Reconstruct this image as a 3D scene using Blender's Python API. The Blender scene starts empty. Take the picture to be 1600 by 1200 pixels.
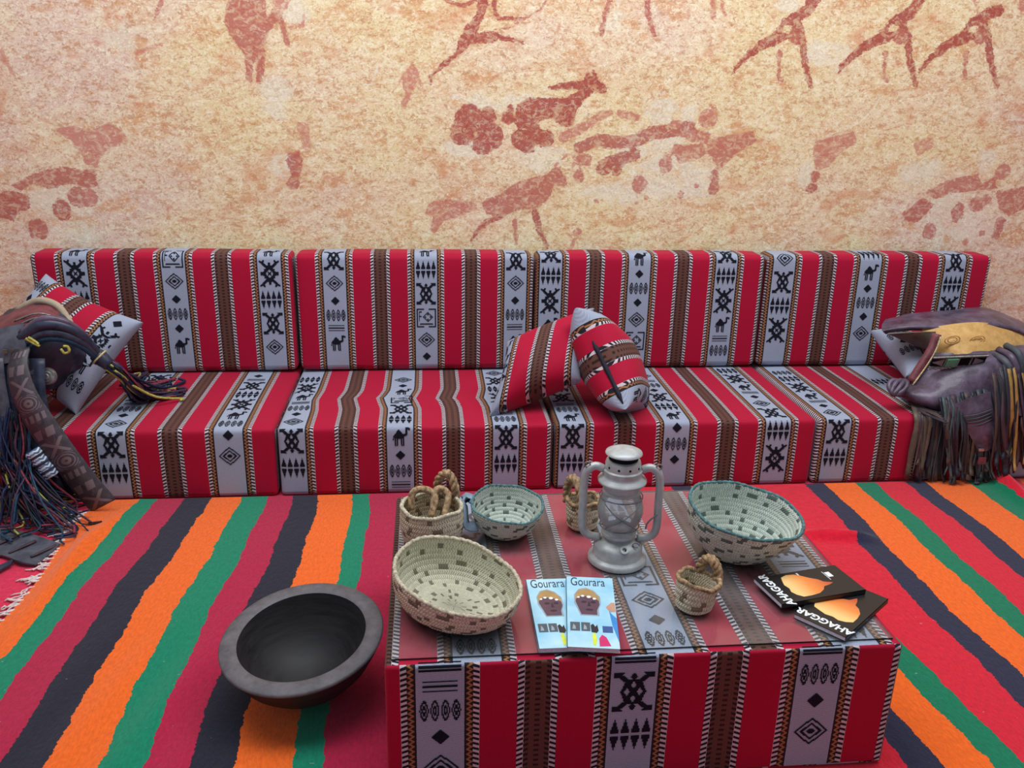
import bpy, math, random
import numpy as np
from mathutils import Vector, Matrix

random.seed(7)
rng = np.random.default_rng(7)
SC = bpy.context.scene
COL = SC.collection

# ------------------------------------------------------------------ camera
CAM = np.array([0.4893, -2.5874, 1.2582])
YAW, PIT, ROL, FPX = 0.1024, 0.3256, 0.0210, 1334.83


def cam_axes():
    cy, sy = math.cos(YAW), math.sin(YAW)
    cp, sp = math.cos(PIT), math.sin(PIT)
    fw = np.array([sy * cp, cy * cp, -sp])
    rt = np.array([cy, -sy, 0.0])
    up = np.cross(rt, fw)
    cr, sr = math.cos(ROL), math.sin(ROL)
    return rt * cr + up * sr, -rt * sr + up * cr, fw


RT, UP, FW = cam_axes()
cam_d = bpy.data.cameras.new('camera')
cam_d.sensor_fit = 'HORIZONTAL'
cam_d.sensor_width = 36.0
cam_d.lens = FPX / 1600.0 * 36.0
cam_d.clip_start = 0.05
cam = bpy.data.objects.new('camera', cam_d)
COL.objects.link(cam)
cam.matrix_world = Matrix(((RT[0], UP[0], -FW[0], CAM[0]), (RT[1], UP[1], -FW[1], CAM[1]),
                           (RT[2], UP[2], -FW[2], CAM[2]), (0, 0, 0, 1)))
SC.camera = cam

# ------------------------------------------------------------------ light
SC.view_settings.view_transform = 'Standard'
SC.view_settings.look = 'None'
SC.view_settings.gamma = 1.0
SC.view_settings.use_curve_mapping = False
SC.view_settings.exposure = 0.0
world = bpy.data.worlds.new('hall')
SC.world = world
world.use_nodes = True
world.node_tree.nodes['Background'].inputs[0].default_value = (0.86, 0.92, 1.0, 1)
world.node_tree.nodes['Background'].inputs[1].default_value = 0.33


def area(name, loc, target, size, size_y, power, col):
    d = bpy.data.lights.new(name, 'AREA')
    d.shape = 'RECTANGLE'
    d.size, d.size_y, d.energy, d.color = size, size_y, power, col
    o = bpy.data.objects.new(name, d)
    COL.objects.link(o)
    o.location = loc
    o.rotation_euler = (Vector(target) - Vector(loc)).to_track_quat('-Z', 'Y').to_euler()
    return o


area('hall_ceiling_light', (0.9, -0.75, 3.1), (0.9, 0.1, 0.3), 4.2, 1.3, 108, (0.95, 0.98, 1.0))


# ------------------------------------------------------------------ picture geometry helpers
def at_y(px, py, Y):
    v = FW * FPX + RT * (px - 800) - UP * (py - 600)
    return CAM + v * ((Y - CAM[1]) / v[1])


def at_z(px, py, z):
    v = FW * FPX + RT * (px - 800) - UP * (py - 600)
    return CAM + v * ((z - CAM[2]) / v[2])


def lin(r, g, b):
    f = lambda c: (c / 255 / 12.92) if c / 255 <= 0.04045 else ((c / 255 + 0.055) / 1.055) ** 2.4
    return (f(r), f(g), f(b), 1.0)


# ------------------------------------------------------------------ node helper
class NT:
    def __init__(s, name):
        s.mat = bpy.data.materials.new(name)
        s.mat.use_nodes = True
        s.t = s.mat.node_tree
        s.bsdf = s.t.nodes['Principled BSDF']
        s.out = s.t.nodes['Material Output']

    def put(s, sock, v):
        if isinstance(v, bpy.types.NodeSocket):
            s.t.links.new(v, sock)
        else:
            sock.default_value = v

    def n(s, typ, **kw):
        nd = s.t.nodes.new(typ)
        for k, v in kw.items():
            setattr(nd, k, v)
        return nd

    def m(s, op, a, b=0.0, c=0.0, clamp=False):
        nd = s.n('ShaderNodeMath', operation=op, use_clamp=clamp)
        for i, v in enumerate((a, b, c)):
            s.put(nd.inputs[i], v)
        return nd.outputs[0]

    def mix(s, f, a, b, blend='MIX'):
        nd = s.n('ShaderNodeMix', data_type='RGBA', blend_type=blend)
        s.put(nd.inputs[0], f)
        s.put(nd.inputs[6], a)
        s.put(nd.inputs[7], b)
        return nd.outputs[2]

    def uv(s):
        u = s.n('ShaderNodeUVMap')
        sp = s.n('ShaderNodeSeparateXYZ')
        s.t.links.new(u.outputs[0], sp.inputs[0])
        return u.outputs[0], sp.outputs[0], sp.outputs[1]

    def obj(s):
        return s.n('ShaderNodeTexCoord').outputs['Object']

    def noise(s, vec, scale, detail=3.0, rough=0.55, dist=0.0):
        nd = s.n('ShaderNodeTexNoise')
        if vec is not None:
            s.put(nd.inputs['Vector'], vec)
        nd.inputs['Scale'].default_value = scale
        nd.inputs['Detail'].default_value = detail
        nd.inputs['Roughness'].default_value = rough
        nd.inputs['Distortion'].default_value = dist
        return nd.outputs[0]

    def vmul(s, vec, xyz):
        nd = s.n('ShaderNodeVectorMath', operation='MULTIPLY')
        s.put(nd.inputs[0], vec)
        nd.inputs[1].default_value = xyz
        return nd.outputs[0]

    def ramp(s, f, stops, interp='LINEAR'):
        nd = s.n('ShaderNodeValToRGB')
        cr = nd.color_ramp
        cr.interpolation = interp
        while len(cr.elements) < len(stops):
            cr.elements.new(0.5)
        for e, (p, c) in zip(cr.elements, stops):
            e.position = p
        for e, (p, c) in zip(cr.elements, stops):
            e.color = c
        s.put(nd.inputs[0], f)
        return nd.outputs[0]

    def step(s, v, lo, hi):
        nd = s.n('ShaderNodeMapRange', interpolation_type='SMOOTHSTEP')
        s.put(nd.inputs[0], v)
        nd.inputs[1].default_value = lo
        nd.inputs[2].default_value = hi
        return nd.outputs[0]

    def bump(s, h, strength=0.3, dist=0.002):
        nd = s.n('ShaderNodeBump')
        nd.inputs['Strength'].default_value = strength
        nd.inputs['Distance'].default_value = dist
        s.put(nd.inputs['Height'], h)
        s.t.links.new(nd.outputs[0], s.bsdf.inputs['Normal'])

    def fin(s, col, rough=0.7, spec=0.3, metal=0.0, sheen=0.0):
        s.put(s.bsdf.inputs['Base Color'], col)
        s.put(s.bsdf.inputs['Roughness'], rough)
        s.bsdf.inputs['Specular IOR Level'].default_value = spec
        s.bsdf.inputs['Metallic'].default_value = metal
        s.bsdf.inputs['Sheen Weight'].default_value = sheen
        return s.mat


def simple(name, rgb, rough=0.7, spec=0.3, metal=0.0, var=0.15, scale=40, bump=0.0, sheen=0.0):
    s = NT(name)
    o = s.obj()
    nz = s.noise(o, scale, 4)
    c = lin(*rgb)
    dark = tuple(max(0, x * (1 - var * 1.6)) for x in c[:3]) + (1,)
    lite = tuple(min(1, x * (1 + var)) for x in c[:3]) + (1,)
    col = s.ramp(nz, [(0.3, dark), (0.7, lite)])
    if bump:
        s.bump(s.noise(o, scale * 4, 4), bump)
    return s.fin(col, rough, spec, metal, sheen)


# ------------------------------------------------------------------ mesh helper
class MB:
    def __init__(s):
        s.v, s.f, s.m, s.uv = [], [], [], []

    def add(s, verts, faces, mi=0, uvs=None):
        b = len(s.v)
        s.v.extend([tuple(map(float, p)) for p in verts])
        for f in faces:
            s.f.append(tuple(i + b for i in f))
            s.m.append(mi)
            s.uv.append([tuple(map(float, uvs[i])) for i in f] if uvs is not None else [(0.0, 0.0)] * len(f))

    def box(s, c, h, mi=0, M=None):
        p = [(c[0] + sx * h[0], c[1] + sy * h[1], c[2] + sz * h[2]) for sx in (-1, 1) for sy in (-1, 1) for sz in (-1, 1)]
        if M is not None:
            p = [tuple(M @ Vector(q)) for q in p]
        s.add(p, [(0, 1, 3, 2), (4, 6, 7, 5), (0, 4, 5, 1), (2, 3, 7, 6), (0, 2, 6, 4), (1, 5, 7, 3)], mi)

    def grid(s, P, mi=0, uv=None, closed_u=False, flip=False):
        n, k = len(P), len(P[0])
        verts = [P[i][j] for i in range(n) for j in range(k)]
        uvs = [uv[i][j] for i in range(n) for j in range(k)] if uv is not None else None
        fs = []
        for i in range(n if closed_u else n - 1):
            for j in range(k - 1):
                a, b = i * k + j, ((i + 1) % n) * k + j
                q = (a, b, b + 1, a + 1)
                fs.append(q[::-1] if flip else q)
        s.add(verts, fs, mi, uvs)

    def tube(s, pts, rad, n=8, mi=0, caps=True, closed=False, vscale=1.0):
        pts = [np.array(p, float) for p in pts]
        N = len(pts)
        rad = [rad] * N if np.isscalar(rad) else list(rad)
        T = []
        for i in range(N):
            a = pts[(i - 1) % N] if (closed or i > 0) else pts[i]
            b = pts[(i + 1) % N] if (closed or i < N - 1) else pts[i]
            t = b - a
            T.append(t / (np.linalg.norm(t) + 1e-12))
        ref = np.array([0, 0, 1.0]) if abs(T[0][2]) < 0.9 else np.array([1.0, 0, 0])
        nrm = np.cross(T[0], ref)
        nrm /= np.linalg.norm(nrm)
        rings, uvs, L = [], [], 0.0
        for i in range(N):
            if i:
                nrm = nrm - T[i] * (nrm @ T[i])
                nrm /= (np.linalg.norm(nrm) + 1e-12)
                L += np.linalg.norm(pts[i] - pts[i - 1])
            bn = np.cross(T[i], nrm)
            rings.append([pts[i] + rad[i] * (math.cos(2 * math.pi * k / n) * nrm + math.sin(2 * math.pi * k / n) * bn) for k in range(n)])
            uvs.append([(k / n, L * vscale) for k in range(n)])
        verts = [p for r in rings for p in r]
        uvl = [p for r in uvs for p in r]
        fs = []
        for i in range(N if closed else N - 1):
            for k in range(n):
                a, b = i * n + k, i * n + (k + 1) % n
                c, d = ((i + 1) % N) * n + (k + 1) % n, ((i + 1) % N) * n + k
                fs.append((a, b, c, d))
        if caps and not closed:
            fs.append(tuple(range(n))[::-1])
            fs.append(tuple((N - 1) * n + k for k in range(n)))
        s.add(verts, fs, mi, uvl)

    def lathe(s, prof, n=40, c=(0, 0, 0), mi=0, M=None):
        P, UVs = [], []
        for i in range(n):
            a = 2 * math.pi * i / n
            row = [(c[0] + r * math.cos(a), c[1] + r * math.sin(a), c[2] + z) for r, z in prof]
            if M is not None:
                row = [tuple(M @ Vector(q)) for q in row]
            P.append(row)
            UVs.append([(i / n, k / max(1, len(prof) - 1)) for k in range(len(prof))])
        s.grid(P, mi, UVs, closed_u=True)

    def ribbon(s, pts, sides, width, th=0.002, mi=0):
        """flat strip along pts; sides = per-point width direction; rectangular section"""
        pts = [np.array(p, float) for p in pts]
        N = len(pts)
        width = [width] * N if np.isscalar(width) else list(width)
        V, U, L = [], [], 0.0
        for i in range(N):
            t = pts[min(i + 1, N - 1)] - pts[max(i - 1, 0)]
            t /= (np.linalg.norm(t) + 1e-12)
            sd = np.array(sides[i] if len(np.shape(sides)) > 1 else sides, float)
            sd = sd - t * (sd @ t)
            sd /= (np.linalg.norm(sd) + 1e-12)
            nr = np.cross(t, sd)
            if i:
                L += np.linalg.norm(pts[i] - pts[i - 1])
            w = width[i] / 2
            for (a, b) in ((-1, -1), (1, -1), (1, 1), (-1, 1)):
                V.append(pts[i] + sd * w * a + nr * th / 2 * b)
                U.append(((a + 1) / 2, L))
        fs = []
        for i in range(N - 1):
            for k in range(4):
                fs.append((i * 4 + k, i * 4 + (k + 1) % 4, (i + 1) * 4 + (k + 1) % 4, (i + 1) * 4 + k))
        fs += [(3, 2, 1, 0), tuple((N - 1) * 4 + k for k in range(4))]
        s.add(V, fs, mi, U)

    def poly(s, pts2, z=0.0, h=0.0004, mi=0, M=None):
        """flat print: a polygon with a hair of thickness in local xy"""
        n = len(pts2)
        V = [(x, y, z) for x, y in pts2] + [(x, y, z + h) for x, y in pts2]
        if M is not None:
            V = [tuple(M @ Vector(q)) for q in V]
        fs = [tuple(range(n, 2 * n)), tuple(range(n))[::-1]] + [(i, (i + 1) % n, n + (i + 1) % n, n + i) for i in range(n)]
        s.add(V, fs, mi, [(q[0], q[1]) for q in V])

    def build(s, name, mats, parent=None, smooth=True, auto=None):
        me = bpy.data.meshes.new(name)
        me.from_pydata(s.v, [], s.f)
        mats = mats if isinstance(mats, (list, tuple)) else [mats]
        for m in mats:
            me.materials.append(m)
        me.polygons.foreach_set('material_index', s.m)
        uvl = me.uv_layers.new(name='UVMap')
        uvl.data.foreach_set('uv', [c for f in s.uv for p in f for c in p])
        me.polygons.foreach_set('use_smooth', [smooth] * len(s.f))
        me.update()
        if auto is not None:
            me.set_sharp_from_angle(angle=math.radians(auto))
        o = bpy.data.objects.new(name, me)
        COL.objects.link(o)
        if parent is not None:
            o.parent = parent
            o.matrix_parent_inverse = parent.matrix_world.inverted()
        return o


def tag(o, label=None, cat=None, group=None, kind=None):
    for k, v in (('label', label), ('category', cat), ('group', group), ('kind', kind)):
        if v:
            o[k] = v
    return o


def empty(name, loc, label, cat, group=None):
    o = bpy.data.objects.new(name, None)
    o.empty_display_size = 0.05
    o.location = loc
    COL.objects.link(o)
    o.matrix_world = Matrix.Translation(loc)
    return tag(o, label, cat, group)


def catmull(P, n):
    P = [np.array(p, float) for p in P]
    K = len(P)
    out = []
    for j in range(n):
        t = j / (n - 1) * (K - 1)
        i = min(int(t), K - 2)
        f = t - i
        p0, p1, p2 = P[max(i - 1, 0)] if i > 0 else 2 * P[0] - P[1], P[i], P[i + 1]
        p3 = P[i + 2] if i + 2 < K else 2 * P[-1] - P[-2]
        out.append(0.5 * (2 * p1 + (p2 - p0) * f + (2 * p0 - 5 * p1 + 4 * p2 - p3) * f * f + (3 * p1 - p0 - 3 * p2 + p3) * f ** 3))
    return out


def patch(mb, rows, nu=16, nv=12, th=0.004, mi=0, wob=0.0):
    """a sheet of leather or cloth with thickness through a grid of 3-D control points"""
    R = [catmull(r, nu) for r in rows]
    C = [catmull([R[i][j] for i in range(len(R))], nv) for j in range(nu)]
    G = np.array(C)
    du = np.gradient(G, axis=0)
    dv = np.gradient(G, axis=1)
    N = np.cross(du, dv)
    N /= (np.linalg.norm(N, axis=2, keepdims=True) + 1e-12)
    if N[:, :, 1].mean() > 0:
        N = -N
    if wob:
        ii, jj = np.meshgrid(np.arange(nu), np.arange(nv), indexing='ij')
        G = G + N * (wob * (np.sin(ii * 1.3 + jj * 0.7) * np.sin(jj * 1.1 - ii * 0.4)))[:, :, None]
    A, B = G + N * th / 2, G - N * th / 2
    uv = [[(i / (nu - 1), j / (nv - 1)) for j in range(nv)] for i in range(nu)]
    mb.grid(A.tolist(), mi, uv)
    mb.grid(B.tolist(), mi, uv, flip=True)
    for e in (0, nu - 1):
        mb.grid([A[e].tolist(), B[e].tolist()], mi, [uv[e], uv[e]], flip=(e == 0))
    for e in (0, nv - 1):
        mb.grid([A[:, e].tolist(), B[:, e].tolist()], mi, [[u[e] for u in uv]] * 2, flip=(e != 0))


# ------------------------------------------------------------------ materials: woven majlis cloth
def fabric_material(name, haze=0.0):
    s = NT(name)
    vec, U, V = s.uv()
    a = s.m('PINGPONG', U, 0.5)
    x = s.m('MULTIPLY', a, 2.0)                       # 0 centre of pale strip .. 1 centre of brown strip
    jit = s.m('MULTIPLY', s.m('SUBTRACT', s.noise(s.vmul(vec, (200, 500, 1)), 1.0, 1), 0.5), 0.006)
    x = s.m('ADD', x, jit)
    WHITE, DARK, ORA = lin(162, 171, 193), lin(26, 24, 34), lin(158, 106, 70)
    RED, BROWN = lin(174, 2, 50), lin(96, 60, 52)
    CREAM = lin(206, 192, 200)
    base = s.ramp(x, [(0.0, WHITE), (0.245, DARK), (0.262, ORA), (0.335, CREAM), (0.40, RED), (0.79, CREAM), (0.86, BROWN)], 'CONSTANT')

    def band(lo, hi):
        return s.m('MULTIPLY', s.m('GREATER_THAN', x, lo), s.m('LESS_THAN', x, hi))

    def pos(lo, hi):
        return s.m('DIVIDE', s.m('SUBTRACT', x, lo), hi - lo)
    tri = s.m('PINGPONG', s.m('DIVIDE', V, 0.0115), 0.5)
    k = s.m('ABSOLUTE', s.m('SUBTRACT', s.m('SUBTRACT', pos(0.262, 0.335), 0.5), s.m('MULTIPLY', s.m('SUBTRACT', tri, 0.25), 1.3)))
    col = s.mix(s.m('MULTIPLY', band(0.262, 0.335), s.m('GREATER_THAN', k, 0.24)), base, lin(40, 30, 30))

    def dash(lo, hi, slope, pitch, duty):
        fr = s.m('FRACT', s.m('ADD', s.m('DIVIDE', V, pitch), s.m('MULTIPLY', pos(lo, hi), slope)))
        return s.m('MULTIPLY', band(lo, hi), s.m('LESS_THAN', fr, duty))
    col = s.mix(dash(0.335, 0.40, 0.35, 0.0115, 0.5), col, DARK)
    col = s.mix(dash(0.79, 0.86, -0.45, 0.0115, 0.5), col, DARK)
    col = s.mix(dash(0.862, 0.915, -0.3, 0.0115, 0.5), col, lin(36, 24, 26))
    col = s.mix(dash(0.972, 1.01, 0.0, 0.0115, 0.45), col, lin(46, 26, 24))
    hatch = s.m('FRACT', s.m('DIVIDE', s.m('ADD', V, s.m('MULTIPLY', U, 0.10)), 0.0042))
    col = s.mix(s.m('MULTIPLY', band(-1, 0.245), s.m('MULTIPLY', s.m('GREATER_THAN', hatch, 0.55), 0.28)), col, lin(104, 110, 134))
    nz = s.noise(s.vmul(vec, (90, 260, 1)), 1.0, 3, 0.7)
    col = s.mix(0.35, col, s.ramp(nz, [(0.25, (0.55, 0.55, 0.55, 1)), (0.75, (1.25, 1.25, 1.25, 1))]), 'MULTIPLY')
    s.bump(s.noise(s.vmul(vec, (300, 900, 1)), 1.0, 2), 0.25, 0.001)
    return s.fin(col, 0.72, 0.22, 0.0, 0.06)


FAB = fabric_material('striped_majlis_cloth')
YARN = simple('black_yarn', (24, 26, 38), 0.85, 0.15, 0, 0.25, 300)


# ------------------------------------------------------------------ woven motifs (bit patterns read row by row)
def motif_mask(kind, nx=36):
    asp = dict(T=1.12, R=0.92, B=1.28, C=0.85, L=0.34, O=0.62, d=0.5, N=0.92, Q=1.0, E=0.3)[kind]
    ny = int(round(nx * asp))
    X, Y = np.meshgrid((np.arange(nx) + 0.5) / nx * 2 - 1, (np.arange(ny) + 0.5) / ny * 2 - 1)
    ax, ay = abs(X), abs(Y)

    def seg(x0, y0, x1, y1, w, A=None, Bq=None):
        A = X if A is None else A
        Bq = Y if Bq is None else Bq
        dx, dy = x1 - x0, y1 - y0
        t = np.clip(((A - x0) * dx + (Bq - y0) * dy) / (dx * dx + dy * dy), 0, 1)
        return np.hypot(A - x0 - t * dx, Bq - y0 - t * dy) < w

    dia = lambda cx, cy, rx, ry: abs(X - cx) / rx + abs(Y - cy) / ry < 1
    if kind == 'T':
        m = (ay < 0.62) & (ax < 0.34 + 0.26 * (1 - ay / 0.62))
        for h in ((0, .34), (0, -.34), (.3, 0), (-.3, 0)):
            m &= ~dia(h[0], h[1], .15, .19)
        m |= seg(.28, .5, .66, .8, .10, ax, ay)
        m |= (ax > .45) & (ax < .95) & (ay < .97) & (ay > .68) & (ax - .45 + (ay - .68) > .26)
        m |= (np.hypot(X / 1.0, (ay - .74)) < .14)
    elif kind == 'B':
        r = ax / .72 + ay / .66
        m = (r < 1) & (r > .52)
        m |= seg(.3, .5, .62, .78, .1, ax, ay) | seg(.62, .78, .5, .96, .08, ax, ay) | seg(.62, .78, .86, .9, .07, ax, ay)
        m |= (abs(r - 1) < .16) & (np.sin(ay * 26) > 0)
        m |= np.hypot(X, ay - .72) < .13
        m |= seg(-.14, -.12, .14, .12, .045) | seg(-.14, .12, .14, -.12, .045)
        m |= (ax > .72) & (ax < .86) & (ay < .12)
    elif kind == 'R':
        fx = ((X + 1) * 2) % 1 * 2 - 1
        m = ((Y > .12) & (abs(fx) < (1 - (Y - .12) / .84) * .86)) | ((Y < -.12) & (abs(fx) < (1 - (-.12 - Y) / .84) * .86))
    elif kind == 'C':
        m = (((X + .08) / .42) ** 2 + ((Y - .08) / .3) ** 2 < 1)
        m |= dia(-.1, .38, .26, .34)
        m |= seg(.28, .1, .52, .25, .11) | seg(.52, .25, .52, .75, .085) | seg(.52, .78, .76, .72, .1)
        for lx in (-.4, -.25, .12, .26):
            m |= seg(lx, -.05, lx + .02, -.92, .055)
        m |= seg(-.48, .1, -.56, -.3, .04)
    elif kind == 'L':
        m = (ax < .78) & ((ay < .16) | ((ay > .6) & (ay < .9)))
    elif kind == 'O':
        fx = ((X + .96) / 1.92 * 4) % 1 * 2 - 1
        r = abs(fx / .84) ** 1.5 + abs(Y / .95) ** 1.5
        m = ((r < 1) & (r > .62)) | ((r < .34) & (r > .08))
        m &= ax < .96
    elif kind == 'd':
        m = dia(0, 0, .42, .86)
    elif kind == 'N':
        r = (ax + ay) / .86
        m = ((r < 1) & (r > .86)) | ((r < .64) & (r > .46)) | (r < .24)
    elif kind == 'E':
        m = (ax < .97) & (ay < .8) & ((X * 18 + Y * 1.5) % 1 > .45)
    else:
        m = (np.maximum(ax, ay) < .93) & (np.maximum(ax, ay) > .82) & ~((ax < .2) & (ay > .5))
        r = (abs(X - .15) + abs(Y - .1)) / .52
        m |= (r < 1) & (r > .78)
        for q in ((0, .24), (0, -.24), (.26, 0), (-.26, 0)):
            m |= dia(.15 + q[0], .1 + q[1], .1, .1)
        m |= seg(-.7, -.3, -.7, .6, .05) | seg(-.7, .6, -.5, .6, .05) | seg(-.7, .15, -.5, .15, .05) | seg(-.6, -.62, .6, -.62, .05)
    runs = []
    for j in range(ny):
        i = 0
        while i < nx:
            if m[j, i]:
                k = i
                while k < nx and m[j, k]:
                    k += 1
                runs.append((i / nx - .5, k / nx - .5, j / ny, (j + 1) / ny))
                i = k
            else:
                i += 1
    return runs, asp


MOT = {k: motif_mask(k) for k in 'TRBCLOdNQE'}


def put_motif(mb, fn, kind, xc, v0, w, down=True, flip=False):
    """write one motif on surface fn(x, v) starting at v0; returns its length along v"""
    runs, asp = MOT[kind]
    h = w * asp
    for (a, b, c, d) in runs:
        if flip:
            c, d = 1 - d, 1 - c
        lo, hi = (v0 - h + c * h, v0 - h + d * h) if down else (v0 + c * h, v0 + d * h)
        q = [fn(xc + a * w, lo), fn(xc + b * w, lo), fn(xc + b * w, hi), fn(xc + a * w, hi)]
        mb.add(q, [(0, 1, 2, 3)], 1, [(0, 0)] * 4)
    return h


# ------------------------------------------------------------------ upholstered foam block
def rounded_loop(y0, y1, z0, z1, r, ne=14):
    """closed (y,z) loop starting at the front-bottom, up the front, over the top, down the back, underneath"""
    pts = []

    def edge(a, b):
        for i in range(ne):
            t = i / ne
            pts.append((a[0] + (b[0] - a[0]) * t, a[1] + (b[1] - a[1]) * t))

    def arc(c, a0, a1, n=5):
        for i in range(n):
            t = math.radians(a0 + (a1 - a0) * i / n)
            pts.append((c[0] + r * math.cos(t), c[1] + r * math.sin(t)))
    edge((y0, z0 + r), (y0, z1 - r)); arc((y0 + r, z1 - r), 180, 90)
    edge((y0 + r, z1), (y1 - r, z1)); arc((y1 - r, z1 - r), 90, 0)
    edge((y1, z1 - r), (y1, z0 + r)); arc((y1 - r, z0 + r), 0, -90)
    edge((y1 - r, z0), (y0 + r, z0)); arc((y0 + r, z0 + r), -90, -180)
    pts.append(pts[0])
    return np.array(pts)


class Block:
    def __init__(s, x0, x1, y0, y1, z0, z1, r, xw, per, puff=0.004, seed=0):
        s.x0, s.x1, s.r, s.xw, s.per, s.puff, s.sd = x0, x1, r, xw, per, puff, seed
        s.L = rounded_loop(y0, y1, z0, z1, r)
        d = np.hypot(*np.diff(s.L, axis=0).T)
        s.V = np.concatenate([[0], np.cumsum(d)])
        s.c = np.array([(y0 + y1) / 2, (z0 + z1) / 2])
        s.hh = np.array([(y1 - y0) / 2, (z1 - z0) / 2])

    def P(s, x, v, off=0.0):
        y = np.interp(v, s.V, s.L[:, 0])
        z = np.interp(v, s.V, s.L[:, 1])
        dv = 0.004
        ty = np.interp(v + dv, s.V, s.L[:, 0]) - np.interp(max(v - dv, 0), s.V, s.L[:, 0])
        tz = np.interp(v + dv, s.V, s.L[:, 1]) - np.interp(max(v - dv, 0), s.V, s.L[:, 1])
        l = math.hypot(ty, tz) + 1e-9
        ny, nz = -tz / l, ty / l
        e = min(x - s.x0, s.x1 - x)
        ins = 0.0
        if e < s.r:
            e = max(e, 0)
            ins = s.r - math.sqrt(max(0, s.r ** 2 - (s.r - e) ** 2))
        # soft foam: faces swell a little between the edges, and the cloth ripples
        q = (np.array([y, z]) - s.c) / s.hh
        lx = (x - s.x0) / (s.x1 - s.x0) * 2 - 1
        sw = s.puff * (1 - lx ** 4) * (1 - min(abs(q[0]), 1) ** 4 if abs(ny) < abs(nz) else 1 - min(abs(q[1]), 1) ** 4)
        rip = 0.0011 * math.sin(13 * x + s.sd) * math.sin(11 * v + 2 * s.sd) * (1 if e > s.r else e / s.r)
        if s.sd == 7:
            rip += 0.007 * math.exp(-((v - 0.43 - 0.03 * math.sin(6 * x)) / 0.018) ** 2) * math.exp(-((x - 0.42) / 0.3) ** 4)
        o = sw + rip - ins + off
        return (x, y + ny * o, z + nz * o)

    def mesh(s, mb, split=None, xw2=None):
        n = 44
        xs = sorted(set([s.x0 + s.r * t for t in (0, .12, .35, .65, 1)] + [s.x1 - s.r * t for t in (0, .12, .35, .65, 1)] +
                        list(np.linspace(s.x0 + s.r, s.x1 - s.r, n))))
        G = [[s.P(x, v) for v in s.V] for x in xs]
        kink = lambda x, v: (0.020 * math.exp(-((v - 0.47) / 0.06) ** 2) * math.exp(-((x - 0.42) / 0.35) ** 4)) if s.sd == 7 else 0.0
        UVs = [[((x + kink(x, v) - s.xw) / s.per, v) for v in s.V] for x in xs]
        if split:
            k = int(np.searchsorted(s.V, split))
            mb.grid([r[:k + 1] for r in G], 0, [r[:k + 1] for r in UVs], flip=True)
            U2 = [[((x - xw2) / s.per, v) for v in s.V] for x in xs]
            mb.grid([r[k:] for r in G], 0, [r[k:] for r in U2], flip=True)
        else:
            mb.grid(G, 0, UVs, flip=True)
        for k, fl in ((0, False), (len(xs) - 1, True)):
            ring = G[k][:-1]
            ct = tuple(np.mean(ring, axis=0))
            V = ring + [ct]
            m = len(ring)
            uv = [(q[1] / s.per, q[2]) for q in V]
            fs = [(i, (i + 1) % m, m) for i in range(m)]
            mb.add(V, [f[::-1] for f in fs] if not fl else fs, 0, uv)

    def strip(s, mb, xc, seq, v0, down=True, vmin=-0.0, vmax=9.0, gap=0.012, flip=False):
        w = s.per * 0.245 * 0.93
        v = v0
        for k in seq:
            h = w * MOT[k][1]
            if down and v - h < vmin or (not down and v + h > vmax):
                break
            put_motif(mb, lambda x, vv: s.P(x, max(vv, 0.0), 0.0013), k, xc, v, w, down, flip)
            v += (-1 if down else 1) * (h + gap)


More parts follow.
